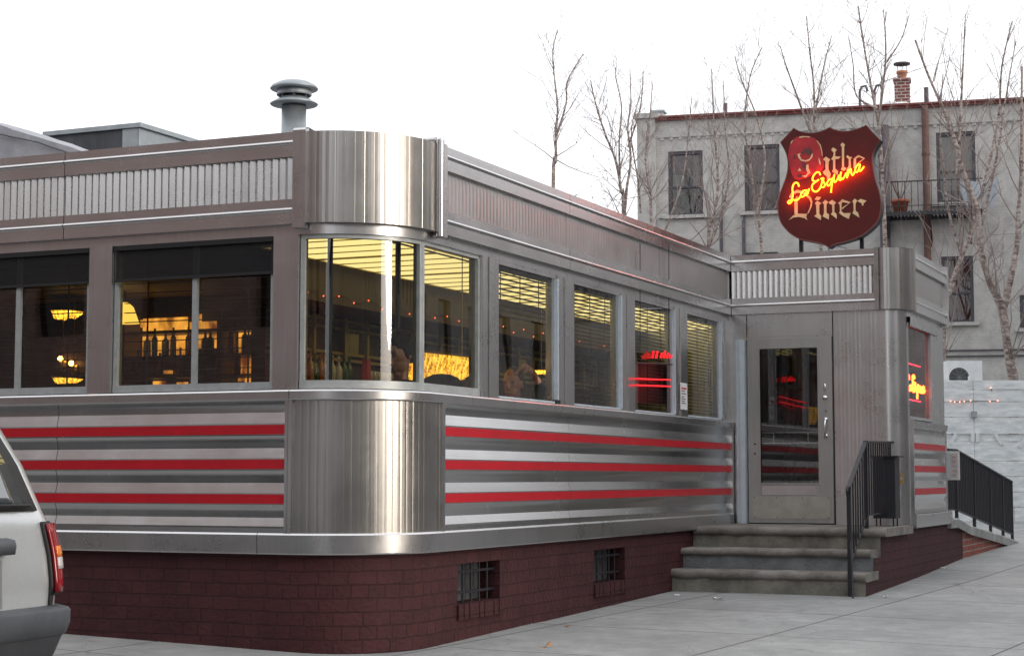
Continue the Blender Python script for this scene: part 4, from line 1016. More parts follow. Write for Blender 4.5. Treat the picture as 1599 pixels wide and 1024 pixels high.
M['signred'] = P('dark maroon sign enamel', (.088, .015, .013), .5, 0, .12, 6, .05, 40, spec=.2)
M['signedge'] = P('black sign edge', (.02, .018, .018), .5)
q = MB(); pts = [sp(*z4(x, y)) for x, y in outline]
bk_ = [p + Vector((0, .15, 0)) for p in pts]
q.face(list(reversed(pts))[::-1], None, False, 0); q.face(list(reversed(bk_)), None, False, 1)
for i in range(len(pts)):
    j = (i + 1) % len(pts); q.face([pts[j], pts[i], bk_[i], bk_[j]], None, False, 1)
q.build('sign_board', [M['signred'], M['signedge']], sgn)
q = MB(); cen = sum(pts, Vector()) / len(pts)
rim0 = [p + Vector((0, -.003, 0)) for p in pts]; rim1 = [p + (cen - p).normalized() * .012 + Vector((0, -.003, 0)) for p in pts]
q.grid([rim0, rim1], None, False, True); q.build('painted_edge', P('worn brown edge paint', (.16, .05, .045), .5, 0, .3, 10), sgn)
M['cream'] = P('cream sign lettering', (.62, .50, .27), .55, 0, .18, 9)
def letter(polys, fz, name, mat, dy=-.006, apart=False):
    if apart:
        for pl in polys: letter([pl], fz, name, mat, dy)
        return
    q = MB()
    for pl in polys: q.prism([sp(*fz(x, y), dy) for x, y in pl], (0, -dy * .7, 0))
    return q.build(name, mat, sgn)
letter([[(675,500),(720,460),(790,505),(765,540),(760,660),(800,740),(785,790),(745,840),(740,800),(735,770),(700,750),(670,705),(715,665),(712,530),(690,520)]], zA_, 'letter_y', M['cream'])
letter([[(805,350),(835,312),(895,350),(870,385),(870,455),(960,458),(925,495),(870,500),(870,650),(915,690),(905,750),(820,700),(835,660),(835,520),(805,500),(835,455),(845,400)]], zA_, 'letter_t', M['cream'])
letter([[(950,275),(985,235),(1028,270),(1012,300),(1010,620),(1050,650),(1010,690),(960,670),(978,630),(975,300)], [(1040,460),(1070,435),(1100,465),(1145,465),(1115,500),(1120,640),(1105,690),(1060,650),(1085,610),(1085,500)]], zA_, 'letter_h', M['cream'])
letter([[(1165,490),(1203,462),(1203,640),(1165,640)], [(1190,468),(1240,435),(1345,485),(1318,493),(1250,466),(1207,490)], [(1318,494),(1345,486),(1225,582),(1206,578)]], zA_, 'letter_e', M['cream'])
letter([[(218,540),(265,470),(270,757),(218,772)], [(125,860),(190,790),(270,757),(420,760),(405,810),(422,860),(380,830),(290,808),(200,818)], [(420,450),(480,500),(505,570),(490,650),(445,745),(420,762),(468,650),(480,580),(455,520),(405,480)],
        [(132,485),(165,425),(260,378),(330,392),(420,450),(405,478),(330,432),(262,420),(195,455),(165,505),(140,505)]], zB_, 'letter_d', M['cream'])
letter([[(540,530),(575,485),(640,495),(610,540)], [(545,590),(580,550),(650,590),(615,620),(615,760),(645,790),(640,860),(535,795),(570,765),(565,620)]], zB_, 'letter_i', M['cream'])
letter([[(665,580),(710,535),(758,570),(730,605),(730,740),(770,770),(765,850),(670,800),(690,750),(690,610)], [(762,575),(820,535),(885,580),(855,610),(855,730),(890,760),(895,840),(800,765),(825,730),(820,615),(780,600)]], zB_, 'letter_n', M['cream'])
letter([[(915,590),(970,540),(970,720),(1010,750),(1115,745),(1085,840),(1000,800),(930,745),(945,720),(940,610)], [(972,538),(975,525),(1115,575),(1092,592),(990,570),(972,590)], [(1088,593),(1113,577),(1010,660),(990,690),(980,660)]], zB_, 'letter_e', M['cream'])
letter([[(1145,560),(1180,515),(1220,545),(1195,600),(1195,710),(1235,740),(1255,820),(1145,750),(1165,700),(1160,590)], [(1222,558),(1275,520),(1370,550),(1320,595),(1325,620),(1300,630),(1290,590),(1250,570)]], zB_, 'letter_r', M['cream'])
head = cr2([(120,410),(130,320),(170,220),(230,160),(300,135),(400,130),(500,150),(580,200),(640,280),(660,370),(672,480),(692,600),(650,690),(560,710),(480,765),(400,800),(280,830),(200,790),(140,620),(118,500)])
M['headred'] = P('red painted emblem', (.40, .012, .02), .5, 0, .45, 7, col2=(.46, .02, .028))
letter([head], zA_, 'painted_emblem', M['headred'], -.004)
letter([[(290,150),(340,133),(460,140),(465,155),(380,148),(300,162)], [(580,200),(640,280),(662,380),(668,460),(658,440),(648,370),(628,290),(575,210)], [(155,240),(185,195),(195,205),(165,255)],
        [(265,425),(315,405),(300,440),(330,505),(400,520),(460,495),(490,430),(515,400),(505,470),(455,525),(400,540),(325,528),(285,480)], [(270,690),(300,640),(330,690)], [(405,600),(440,580),(445,650),(475,720),(440,745),(400,795),(335,770),(400,755),(430,720),(405,670)],
        [(605,470),(640,560),(630,600),(610,560)]], zA_, 'worn_cream_mark', M['cream'], -.009, True)
letter([cr2([(330,400),(370,350),(440,330),(500,350),(490,410),(440,440),(400,400),(350,430)]), cr2([(200,450),(230,430),(235,480),(210,500)]), cr2([(340,560),(390,560),(400,640),(350,640)]), cr2([(260,760),(330,740),(330,790),(270,800)])], zA_, 'worn_patch', P('worn dark paint patch', (.09, .03, .03), .6), -.009, True)
letter([cr2([(265,715),(330,690),(415,715),(350,740)])], zA_, 'red_mark', P('bright red paint', (.5, .01, .015), .5), -.013)
# neon tubes
NEON = emit('glowing orange red neon tube', (1.0, .075, .003), 13.0)
NEON2 = emit('bright orange red neon tube', (1.0, .07, .006), 15.0)
def B2A(l): return [(x, y - 614.6) for x, y in l]
neon = [[(315,335),(298,290),(260,275),(225,310),(210,370),(215,440),(213,500),(190,550),(155,565),(140,590),(160,605),(190,585),(215,548),(250,555),(290,550),(320,520),(350,475)],
        [(425,398),(385,405),(355,440),(345,480),(365,502),(400,480),(428,420),(440,392),(425,440),(430,475),(452,450),(478,372)],
        [(655,155),(637,115),(595,112),(550,160),(530,215),(547,250),(590,252),(632,225)],
        [(600,250),(545,290),(520,340),(530,390),(580,420),(630,390),(665,330),(685,250),(690,222)],
        [(660,215),(705,205),(700,250),(728,300),(712,345),(672,345)],
        [(822,215),(785,240),(762,290),(780,325),(812,300),(842,225),(850,205),(838,300),(825,435)]]
neonA = [[(825,915),(850,880),(880,760),(868,840),(890,880),(930,830),(950,775),(948,830),(975,850),(995,810)],
         [(988,718),(974,785),(984,832),(1012,832),(1045,788),(1066,735)],
         [(1095,680),(1078,810),(1105,740),(1140,672),(1150,740),(1172,770),(1205,715)],
         [(1270,595),(1232,630),(1210,690),(1235,725),(1272,670),(1288,595),(1275,690),(1300,700),(1352,632)]]
allneon = neon + [[(x, y - 614.6) for x, y in l] for l in neon]
q = MB()
for l in neon: q.tube(catmull([sp(*zB_(x, y), -.075) for x, y in l], 5), .0088, 8)
for l in neonA: q.tube(catmull([sp(*zA_(x, y), -.075) for x, y in l], 5), .0088, 8)
q.build('neon_script', NEON, sgn)
q = MB()
for (x, y) in ((215,440),(440,400),(545,250),(640,380),(850,210)): a = sp(*zB_(x, y), -.07); q.tube([a, a + Vector((0, .05, 0))], .006, 6)
q.build('tube_support', M['black'], sgn)
q = MB()
for u in (1250, 1345):
    x = hit(u, 395, 1, SY + .12).x; q.box((x - .022, SY + .155, 3.55), (x + .022, SY + .20, 4.6))
q.box((hit(1250, 395, 1, 9.3).x, SY + .16, 4.05), (hit(1345, 395, 1, 9.3).x, SY + .19, 4.09)); q.build('steel_post', M['black'], sgn)
q = MB(); x = hit(1293, 395, 1, SY).x; q.tube([(x, SY + .05, 3.55), (x, SY + .05, 3.92)], .014, 8); q.tube([(x, SY + .06, 3.90), (x + .2, SY + .1, 3.85), (x + .36, SY + .16, 3.70)], .008, 6); q.build('conduit', M['aluw'], sgn)
# neon in the vestibule side window
nw = empty('window_neon', (1.93, 9.2, 2.2), 'yellow red neon script glowing inside the vestibule side window', 'neon sign')
def nz(x, y):   # sign-script coordinates onto the window
    f = (x - 130) / (1352 - 130); g = (y - 60) / 400
    return Vector((1.966, 8.72 + f * 1.05, 2.44 - .40 * g))
q = MB()
for l in neon: q.tube(catmull([nz(x, y * .62 + x * .27 + -60) for x, y in l], 4), .0115, 6)
for l in neonA: q.tube(catmull([nz(x, (y - 614.6) * .62 + x * .27 - 60) for x, y in l], 4), .0115, 6)
q.build('neon_script', NEON2, nw)
q = MB()
for z in (2.46, 2.05): q.tube([(1.93, 8.74, z), (1.93, 9.70, z)], .007, 6)
q.build('red_border_tube', emit('red neon border', (1.0, .02, .05), 3.0), nw)
q = MB(); q.box((1.90, 8.72, 2.47), (1.905, 9.72, 2.485)); q.tube([(1.93, 8.9, 2.46), (1.92, 8.9, 2.98)], .003, 4); q.tube([(1.93, 9.55, 2.46), (1.92, 9.55, 2.98)], .003, 4); q.build('hanging_frame', M['black'], nw)

# ------------------------------------------------------------------ on the roof
vn = empty('roof_vent', (-1.72, 1.6, 3.6), 'grey metal roof vent pipe with two flared rings and a domed cap', 'roof vent')
M['galv'] = P('painted galvanised metal', (.36, .395, .415), .45, .5, .15, 7, rvar=.1)
q = MB(); q.lathe((-1.72, 1.6, 0), [(.106, 3.6), (.106, 4.30), (.09, 4.30), (.09, 4.36)], 28); q.build('pipe', M['galv'], vn)
q = MB(); q.lathe((-1.72, 1.6, 0), [(.10, 4.315), (.197, 4.315), (.205, 4.325), (.105, 4.385), (.10, 4.38)], 28); q.build('lower_ring', M['galv'], vn)
q = MB(); q.lathe((-1.72, 1.6, 0), [(.145, 4.395), (.15, 4.40), (.145, 4.45), (.135, 4.45), (.135, 4.40), (.145, 4.395)], 28); q.build('collar', M['galv'], vn)
q = MB(); q.lathe((-1.72, 1.6, 0), [(0, 4.455), (.197, 4.447), (.205, 4.455), (.19, 4.48), (.13, 4.512), (.055, 4.527), (0, 4.53)], 28); q.build('cap', M['galv'], vn)
for k in range(6):
    a = k * math.pi/3; q = MB(); q.box((-1.72 + .112*math.cos(a) - .008, 1.6 + .112*math.sin(a) - .008, 4.38), (-1.72 + .112*math.cos(a) + .008, 1.6 + .112*math.sin(a) + .008, 4.45)); q.build('strut', M['galv'], vn)
hv = empty('rooftop_unit', (-5.2, 4.2, 3.6), 'dark grey boxy rooftop air unit with a flat pale lid', 'rooftop unit')
zt = 5.7; c = hit(220, 191, 2, zt); a = hit(56, 203, 2, zt); b = hit(290, 212, 2, zt)
ex = Vector((1, 0, 0)); L1 = c.x - a.x; L2 = 2.2
q = MB(); q.box((c.x - L1 + .05, c.y + .04, 3.55), (c.x - .06, c.y + L2 - .05, zt - .06)); q.build('casing', P('soot grey sheet metal', (.07, .075, .085), .6, .2, .4, 3, .05, 30, (1, 1, .4)), hv)
q = MB(); q.box((c.x - .30, c.y + .03, 3.55), (c.x - .052, c.y + .06, zt - .061)); q.box((c.x - .059, c.y + .03, 3.55), (c.x - .045, c.y + L2 - .04, zt - .062)); q.build('side_panel', M['galv'], hv)
q = MB(); q.box((c.x - L1, c.y, zt - .058), (c.x, c.y + L2, zt)); q.build('lid', M['galv'], hv)
pa = hit(-60, 175, 1, 4.6); pb = hit(132, 238, 1, 4.6)
nbld = empty('roof_shed', (pa.x, 4.6, 3.6), 'pale grey felt covered sloping hump on the left end of the diner roof', 'roof shed')
M['felt'] = P('crinkled grey roof felt', (.36, .36, .385), .9, 0, .22, 2.5, .9, 7)
q = MB(); rr = random.Random(6); xs_ = fr(pa.x - 2, pb.x, .2); rows = []
for yy in (4.6, 5.0, 5.4, 5.9):
    rows.append([(x, yy + rr.uniform(-.015, .015), (pa.z if x < pa.x else pb.z + (pa.z - pb.z) * (pb.x - x) / (pb.x - pa.x)) + rr.uniform(-.012, .012)) for x in xs_])
q.grid([[(x, 4.55, 3.55) for x in xs_]] + rows + [[(x, 5.95, 3.55) for x in xs_]], None, False)
q.face([(pb.x, 4.6, pb.z), (pb.x + .5, 4.6, pb.z - .12), (pb.x + .5, 5.9, pb.z - .12), (pb.x, 5.9, pb.z)]); q.face([(pb.x, 4.6, pb.z), (pb.x, 4.6, 3.55), (pb.x + .5, 4.6, 3.55), (pb.x + .5, 4.6, pb.z - .12)])
q.build('felt_roof', M['felt'], nbld)
q = MB(); a_ = hit(-30, 203, 1, 4.55); b_ = hit(60, 222, 1, 4.55); c_ = hit(112, 240, 1, 4.55); q.tube([a_, b_, c_], .012, 5); q.build('felt_seam', M['roof'], nbld)
# litter
M['leafc'] = P('dry orange leaf', (.45, .20, .05), .7, 0, .25, 30)
p = hit(845, 1015, 2, -.12)
q = MB(); q.grid([[p + Vector((-.09, .00, .012)), p + Vector((-.03, -.012, .014)), p + Vector((.03, -.014, .02)), p + Vector((.06, -.01, .045))], [p + Vector((-.09, .012, .014)), p + Vector((-.03, .03, .025)), p + Vector((.03, .035, .03)), p + Vector((.065, .02, .075))]], None, True)
q.face([p + Vector((.06, -.01, .045)), p + Vector((.065, .02, .075)), p + Vector((.085, .01, .03))])
tag(q.build('dry_leaf', M['leafc']), 'curled orange dry leaf lying on the sidewalk below the first basement window', 'leaf')
lit = [((1057, 925), 'white scrap of paper at the left foot of the stoop'), ((1122, 929), 'white flattened paper scrap in front of the stoop'), ((1383, 928), 'white scrap beside the maroon brick stoop side'), ((1475, 897), 'pale scrap on the sidewalk beyond the stoop side'), ((886, 961), 'crumpled yellowish wrapper against the brick base'), ((1445, 895), 'orange scrap against the brick side of the vestibule')]
for i, ((u, v), lb) in enumerate(lit):
    p = hit(u, v, 2, 0.02); z = gz(p.x, p.y); rr = random.Random(i); w = .03 + .02 * (i % 2)
    q = MB(); q.grid([[(p.x + w * (a - 1.5) * .6 + rr.uniform(-.006, .006), p.y + w * (b - 1) * .7, z + .004 + rr.uniform(0, .014)) for a in range(4)] for b in range(3)], None, False)
    tag(q.build('paper_scrap', M['white'] if i < 4 else M['leafc']), lb, 'litter', 'scraps on the sidewalk')

# ------------------------------------------------------------------ walls with openings
def wall_holes(mb, P0, e, n, s0, s1, z0, z1, rects, rev=.12, out=0.0):
    cs = sorted({s0, s1} | {r[0] for r in rects} | {r[1] for r in rects}); cz = sorted({z0, z1} | {r[2] for r in rects} | {r[3] for r in rects})
    def pt(s, z, o=0.0): return P0 + e * s + n * (out + o) + Vector((0, 0, z - P0.z))
    for a, b in zip(cs, cs[1:]):
        for c, d in zip(cz, cz[1:]):
            m = ((a + b)/2, (c + d)/2)
            if any(r[0] < m[0] < r[1] and r[2] < m[1] < r[3] for r in rects): continue
            mb.face([pt(a, c), pt(b, c), pt(b, d), pt(a, d)], [(a, c), (b, c), (b, d), (a, d)])
    for (a, b, c, d) in rects:
        for q in (((a,c,0),(a,d,0),(a,d,-rev),(a,c,-rev)), ((b,c,0),(b,c,-rev),(b,d,-rev),(b,d,0)), ((a,d,0),(b,d,0),(b,d,-rev),(a,d,-rev)), ((a,c,0),(a,c,-rev),(b,c,-rev),(b,c,0))):
            mb.face([pt(*p) for p in q], [(p[0] + p[2], p[1] + p[2]) for p in q])
    return pt
# ------------------------------------------------------------------ grey apartment building behind
BP0 = at(1003, 745, 46); BP0.z = .4
BE = (Rv * .967 - Hv * .254).normalized(); BN = -(Hv * .967 + Rv * .254).normalized()
def bsz(u, v, off=0.0):
    d = ray(u, v); t = (BP0 + BN * off - CAM).dot(BN) / d.dot(BN); p = CAM + d * t
    return (p - BP0).dot(BE), p.z
def rect(u0, v0, u1, v1):
    um, vm = (u0 + u1)/2, (v0 + v1)/2
    return (bsz(u0, vm)[0], bsz(u1, vm)[0], bsz(um, v1)[1], bsz(um, v0)[1])
bd = empty('apartment_building', BP0, 'pale grey brick apartment building with red cornice behind the bare birches', 'building')
def bpt(s, z, o=0.0): return BP0 + BE * s + BN * o + Vector((0, 0, z - BP0.z))
ZT = bsz(1003, 188)[1]
M['bgrey'] = brick('weathered grey painted brick', (.41, .40, .385), (.395, .385, .37), (.36, .352, .34), .22, .075, .005, .16, 1.0, .22)
M['corn'] = P('dark red cornice tile', (.16, .035, .03), .7, 0, .3, 3)
M['wframe'] = P('dark window frame', (.05, .045, .055), .6)
M['bglass'] = P('dim window glass', (.02, .018, .022), .06, 0)
M['curt'] = P('window curtain', (.38, .34, .31), .9)
M['curtr'] = P('reddish curtain', (.16, .05, .045), .9)
M['pipe'] = P('rusty brown downpipe', (.12, .06, .05), .7, 0, .3, 6)
M['pipe2'] = P('dark grey drain pipe', (.08, .07, .085), .7, 0, .3, 6)
wins = [((1044,236,1098,336), 'c'), ((1163,226,1218,330), 'r'), ((1463,206,1524,316), 'w'), ((1471,400,1521,503), 'r'), ((1160,394,1216,490), 'd'), ((1593,460,1640,512), 'd'), ((1290,216,1345,322), 'd'), ((1044,398,1098,500), 'd')]
rects = [rect(*w[0]) for w in wins]
q = MB(); wall_holes(q, BP0, BE, BN, 0, 19, -.5, ZT, rects, .16)
q.face([bpt(0, -.5), bpt(0, ZT), bpt(0, ZT, -12), bpt(0, -.5, -12)], [(0, -.5), (0, ZT), (-12, ZT), (-12, -.5)])
q.build('wall', M['bgrey'], bd)
def bbox(mb, s0, s1, z0, z1, o0, o1):
    mb.hexa([bpt(s0,z0,o1), bpt(s1,z0,o1), bpt(s1,z0,o0), bpt(s0,z0,o0), bpt(s0,z1,o1), bpt(s1,z1,o1), bpt(s1,z1,o0), bpt(s0,z1,o0)])
for (r, (_, k)) in zip(rects, wins):
    a, b, c, d = r; q = MB(); fw = .085
    bbox(q, a, a+fw, c, d, -.02, -.12); bbox(q, b-fw, b, c, d, -.02, -.12); bbox(q, a+fw, b-fw, d-fw, d, -.02, -.12); bbox(q, a+fw, b-fw, c, c+.06, -.02, -.12)
    m = c + (d - c) * .44; bbox(q, a+fw, b-fw, m-.025, m+.025, -.03, -.11)
    w = q.build('window', M['wframe'], bd)
    q = MB(); q.face([bpt(a, c, -.1), bpt(b, c, -.1), bpt(b, d, -.1), bpt(a, d, -.1)]); q.build('pane', M['glass'], w)
    q = MB(); q.face([bpt(a-.1, c-.1, -.9), bpt(b+.1, c-.1, -.9), bpt(b+.1, d+.1, -.9), bpt(a-.1, d+.1, -.9)]); bbox(q, a-.1, a, c-.1, d+.1, -.165, -.9); bbox(q, b, b+.1, c-.1, d+.1, -.165, -.9); q.build('dark_room', M['inwall'], w)
    q = MB(); bbox(q, a - .12, b + .12, c - .09, c - .003, .12, -.05); q.build('sill', M['bgrey'], w)
    def drape(s0, s1, z0, z1, mat):
        qq = MB(); r0 = []; r1 = []
        for i in range(17):
            s = s0 + (s1 - s0) * i/16; o = -.25 + .03 * math.sin(i * 1.9); r0.append(bpt(s, z0, o)); r1.append(bpt(s, z1, o))
        qq.grid([r0, r1], None, True); qq.build('curtain', mat, w)
    if k == 'c': drape(a + (b-a)*.68, b-.05, m, d, M['curt']); drape(a + .05, a + (b-a)*.45, m, m + .38*(d-m), M['curt']); drape(a+.05, a+(b-a)*.66, m + .40*(d-m), d, M['curtr'])
    if k == 'r': drape(a + .05, b - .05, c, d, M['curtr'])
    if k == 'w': drape(a + .05, b - .05, m, d, M['curt']); drape(a+.05, b-.05, c, m, M['bgrey'])
q = MB()
for (z0, z1, o) in ((ZT + .01, ZT + .06, .16), (ZT - .05, ZT + .005, .10)): bbox(q, .45, 19, z0, z1, o, -.2)
q.build('cornice', M['corn'], bd)
q = MB(); bbox(q, .5, 19, ZT - .50, ZT - .45, .045, -.05)
i = .55
while i < 18.8: bbox(q, i, i + .09, ZT - .57, ZT - .502, .035, -.05); i += .24
q.build('dentil_course', M['bgrey'], bd)
q = MB(); bbox(q, -.06, .42, -.4, ZT + .02, .10, -.35); bbox(q, -.14, .52, ZT + .02, ZT + .15, .18, -.42); q.build('corner_pier', M['bgrey'], bd)
q = MB(); bbox(q, 0, 19, ZT - .8, ZT - .7, -.3, -12); q.build('roof', M['roof'], bd)
def dpipe(u, v0, v1, r, mat):
    s, z0 = bsz(u, v1, r); _, z1 = bsz(u, v0, r); q = MB(); q.tube([bpt(s, z0, r + .03), bpt(s, z1, r + .03)], r, 10)
    z = z0
    while z < z1: q.tube([bpt(s, z, r + .03), bpt(s, z + .06, r + .03)], r * 1.2, 10); z += 1.6
    q.build('downpipe', mat, bd)
dpipe(1454, 165, 640, .085, M['pipe']); dpipe(1388, 196, 640, .13, M['pipe2']); dpipe(1131, 330, 640, .025, M['pipe2']); dpipe(1166, 330, 640, .03, M['pipe2'])
q = MB(); s, z = bsz(1447, 150, -.4); q.tube([bpt(s, ZT - .5, -.4), bpt(s, ZT + .55, -.4)], .06, 8); s2, _ = bsz(1133, 160, -.4); q.tube([bpt(s2, ZT - .5, -.4), bpt(s2, ZT + .42, -.4)], .055, 8); q.build('vent_stub', M['pipe2'], bd)
for u in (1343, 1366):
    s, _ = bsz(u, 150, -.5); q = MB(); q.tube([bpt(s, ZT - .6, -.5), bpt(s, ZT + .55, -.5), bpt(s + .05, ZT + .68, -.5), bpt(s + .16, ZT + .70, -.5), bpt(s + .2, ZT + .55, -.5)], .035, 8); q.build('vent_hook', M['pipe2'], bd)
# low wires strung along the facade
q = MB(); q.tube([bpt(bsz(1030, 342)[0], bsz(1030, 342)[1], .03), bpt(bsz(1125, 341)[0], bsz(1125, 341)[1], .03)], .012, 5)
for v in (548, 557): q.tube([bpt(bsz(1440, v)[0], bsz(1440, v)[1], .04), bpt(bsz(1650, v - 3)[0], bsz(1650, v - 3)[1], .04)], .02, 5)
q.build('wall_cable', M['pipe2'], bd)
ch = MB(); s0, _ = bsz(1397, 140, -1); s1, _ = bsz(1421, 140, -1); zc0 = ZT - .7; zc1 = bsz(1409, 122, -1)[1]
bbox(ch, s0, s1, zc0, zc1 - .07, -1, -1 - (s1 - s0)); bbox(ch, s0 - .03, s1 + .03, zc1 - .07, zc1, -.97, -1 - (s1 - s0) - .03)
for f, (du, dv) in zip(ch.f, [(0, 0)] * len(ch.f)): pass
chm = ch.build('chimney', brick('chimney brick', (.20, .06, .05), (.14, .05, .045), (.42, .38, .36), .21, .085, .012, .5, 1.0), bd)
sm = (s0 + s1)/2; om = -1 - (s1 - s0)/2; cpt = bpt(sm, 0, om)
q = MB(); q.lathe((cpt.x, cpt.y, 0), [(.11, zc1), (.13, zc1 + .15), (.15, zc1 + .16), (.15, zc1 + .22), (.09, zc1 + .22)], 12); q.build('chimney_pot', P('terracotta', (.42, .17, .09), .7), chm)
q = MB()
for k in range(4): a_ = k * math.pi/2 + .4; q.tube([(cpt.x + .11*math.cos(a_), cpt.y + .11*math.sin(a_), zc1 + .2), (cpt.x + .12*math.cos(a_), cpt.y + .12*math.sin(a_), zc1 + .40)], .01, 5)
q.lathe((cpt.x, cpt.y, 0), [(0, zc1 + .38), (.22, zc1 + .39), (.22, zc1 + .43), (0, zc1 + .47)], 12); q.build('chimney_cowl', M['pipe2'], chm)
q = MB(); s, z = bsz(1410, 158, -.7); q.sphere(bpt(s - .05, ZT + .05, -.6), (.42, .3, .2), 10, 6); q.sphere(bpt(s - .3, ZT + .12, -.6), (.22, .2, .18), 10, 6); q.build('white_sack', M['white'], bd)
q = MB(); s, z = bsz(1029, 170, -.5); bbox(q, s - .13, s + .13, ZT, ZT + .28, -.4, -.7); bbox(q, s - .18, s + .18, ZT + .28, ZT + .33, -.36, -.74); q.build('roof_hatch', M['galv'], bd)
# fire escape, laundry, flower pot
fe = empty('fire_escape', bpt(bsz(1450, 330)[0], bsz(1450, 330)[1], .5), 'dark iron fire escape balcony on the grey building behind the birches', 'fire escape')
s0, zf = bsz(1372, 331, .9); s1, _ = bsz(1536, 331, .9); _, zr = bsz(1450, 281, .9)
q = MB()
k = 0
while s0 + k * .09 < s1: bbox(q, s0 + k*.09, s0 + k*.09 + .055, zf - .03, zf, .9, .02); k += 1
bbox(q, s0, s1, zf - .11, zf - .03, .9, .84); bbox(q, s0, s1, zf - .11, zf - .03, .08, .02)
q.build('platform', M['black'], fe)
q = MB(); bbox(q, s0, s1, zr - .03, zr, .9, .87); bbox(q, s0, s1, zf + .12, zf + .14, .89, .87)
k = 0
while s0 + k * .16 < s1: bbox(q, s0 + k*.16, s0 + k*.16 + .018, zf, zr, .89, .872); k += 1
q.build('guard_rail', M['black'], fe)
for s in (s0 + .2, (s0 + s1)/2, s1 - .3): q = MB(); q.tube([bpt(s, zf - .1, .85), bpt(s, zf - .75, .03)], .025, 6); q.build('bracket', M['black'], fe)
q = MB(); sl0, zl0 = bsz(1125, 345, .35); sl1, _ = bsz(1160, 345, .35)
for s in (sl0, sl1): q.tube([bpt(s, 1, .35), bpt(s, zl0, .35)], .022, 6)
z = 1.2
while z < zl0 - .6: q.tube([bpt(sl0, z, .35), bpt(sl1, z, .35)], .014, 5); z += .33
lad = empty('iron_ladder', bpt(sl0, 1, .35), 'thin iron ladder frame against the grey building left of the shield sign', 'ladder'); q.build('frame', M['pipe2'], lad)
q = MB(); s, _ = bsz(1406, 318, .6); c = bpt(s, zf, .55); q.lathe(c, [(0, .001), (.16, .001), (.21, .26), (.24, .26), (.24, .33), (.19, .33), (.17, .28), (0, .28)], 14)
fp = empty('flower_pot', c, 'terracotta flower pot with bare twigs on the fire escape', 'flower pot'); q.build('pot', P('red terracotta', (.35, .10, .06), .7), fp)
q = MB(); rr = random.Random(2)
for k in range(16): a_ = rr.uniform(0, 6.28); q.tube([c + Vector((0, 0, .28)), c + Vector((.14*math.cos(a_), .14*math.sin(a_), .6)), c + Vector((.26*math.cos(a_), .26*math.sin(a_), rr.uniform(.8, 1.2)))], [.01, .007, .003], 4)
q.build('twigs', M['pipe'], fp)
q = MB(); s, z = bsz(1500, 280, .95); r0 = []; r1 = []; r2 = []
for i in range(9): t = i/8; r0.append(bpt(s + .9*t, zr + .02 - .12*math.sin(math.pi*t), .93 + .03*math.sin(i*2))); r1.append(bpt(s + .9*t + .03*math.sin(i*3), zr - .35 - .15*math.sin(i*1.3), .96 + .05*math.sin(i*2.4))); r2.append(bpt(s + .1 + .75*t, zr - .62 - .2*math.sin(i*2.1), .95))
q.grid([r0, r1, r2], None, True); tag(q.build('laundry', P('pale blue grey cloth', (.34, .37, .41), .9)), 'pale blue grey laundry hung over the fire escape rail', 'laundry')

# ------------------------------------------------------------------ white plank fence, condenser
FD = 33.0
def fpt(lat, z, o=0.0): p = CAM + Hv * (FD - o) + Rv * lat; return Vector((p.x, p.y, z))
def flat(u): return (u - 800) / F * FD
def fz(v): return 1.17 + (745 - v) / F * FD * 1.0
fe2 = empty('plank_fence', fpt(flat(1530), .3), 'tall fence of whitewashed weathered planks behind the ramp railing', 'fence')
def plank_mat():
    m = P('whitewashed weathered plank', (.60, .64, .655), .8, 0, .22, 3.2, .25, 30, (1, 1, 4), col2=(.80, .83, .84)); return m
M['plank'] = plank_mat(); M['bracem'] = P('fresh white brace', (.62, .64, .65), .7)
vs = [594, 609, 628, 652, 678, 690, 720, 744, 768, 792, 818]; rr = random.Random(9); q = MB(); L0 = -1.0; L1 = flat(1700)
seams = [[1520], [1520], [1520], [1520], [1455, 1560], [1520], [1520], [1545], [1520], [1490, 1580]]
for k in range(10):
    z1, z0 = fz(vs[k]), fz(vs[k+1]) + .012; cuts = [L0, flat(1240), flat(1370)] + [flat(s) for s in seams[k]] + [L1]
    for a, b in zip(cuts, cuts[1:]):
        o = rr.uniform(0, .016) - (.05 if k == 4 else 0); c = fpt((a + b)/2 , (z0 + z1)/2, o)
        q.obox(c, Rv * ((b - a)/2 - .004), Hv * .018, (0, 0, (z1 - z0)/2))
q.build('boards', M['plank'], fe2)
q = MB()
for u in (1250, 1385, 1520, 1655): c = fpt(flat(u), 1.5, -.09); q.obox(c, Rv * .05, Hv * .05, (0, 0, 1.55))
q.build('post', M['plank'], fe2)
for (ua, va, ub, vb) in ((1482, 693, 1492, 678), (1553, 678, 1563, 694), (1590, 698, 1604, 678), (1517, 690, 1518, 676), (1525, 690, 1525, 676)):
    a = fpt(flat(ua), fz(va), .03); b = fpt(flat(ub), fz(vb), .03); d = (b - a).normalized(); q = MB(); q.obox((a + b)/2, d * ((b - a).length/2), d.cross(Hv) * .035, Hv * .012)
    q.build('brace', M['bracem'], fe2)
q = MB(); c = fpt(flat(1520), fz(647), .06); q.obox(c, Rv * .05, Hv * .03, (0, 0, .055)); q.build('junction_box', M['galv'], fe2)
fl_ = empty('fence_lights', fpt(flat(1520), fz(626), .08), 'string of tiny pink lights along the whitewashed fence', 'string lights')
bl = [(1484,627),(1490,628),(1498,628),(1505,627),(1515,626),(1545,627),(1557,626),(1547,606)]; b0 = None
q = MB(); q.tube([fpt(flat(u), fz(v), .05) for u, v in bl[:7]], .005, 4); q.tube([fpt(flat(1547), fz(606), .05), fpt(flat(1549), fz(612), .05)], .005, 4); q.build('wire', M['black'], fl_)
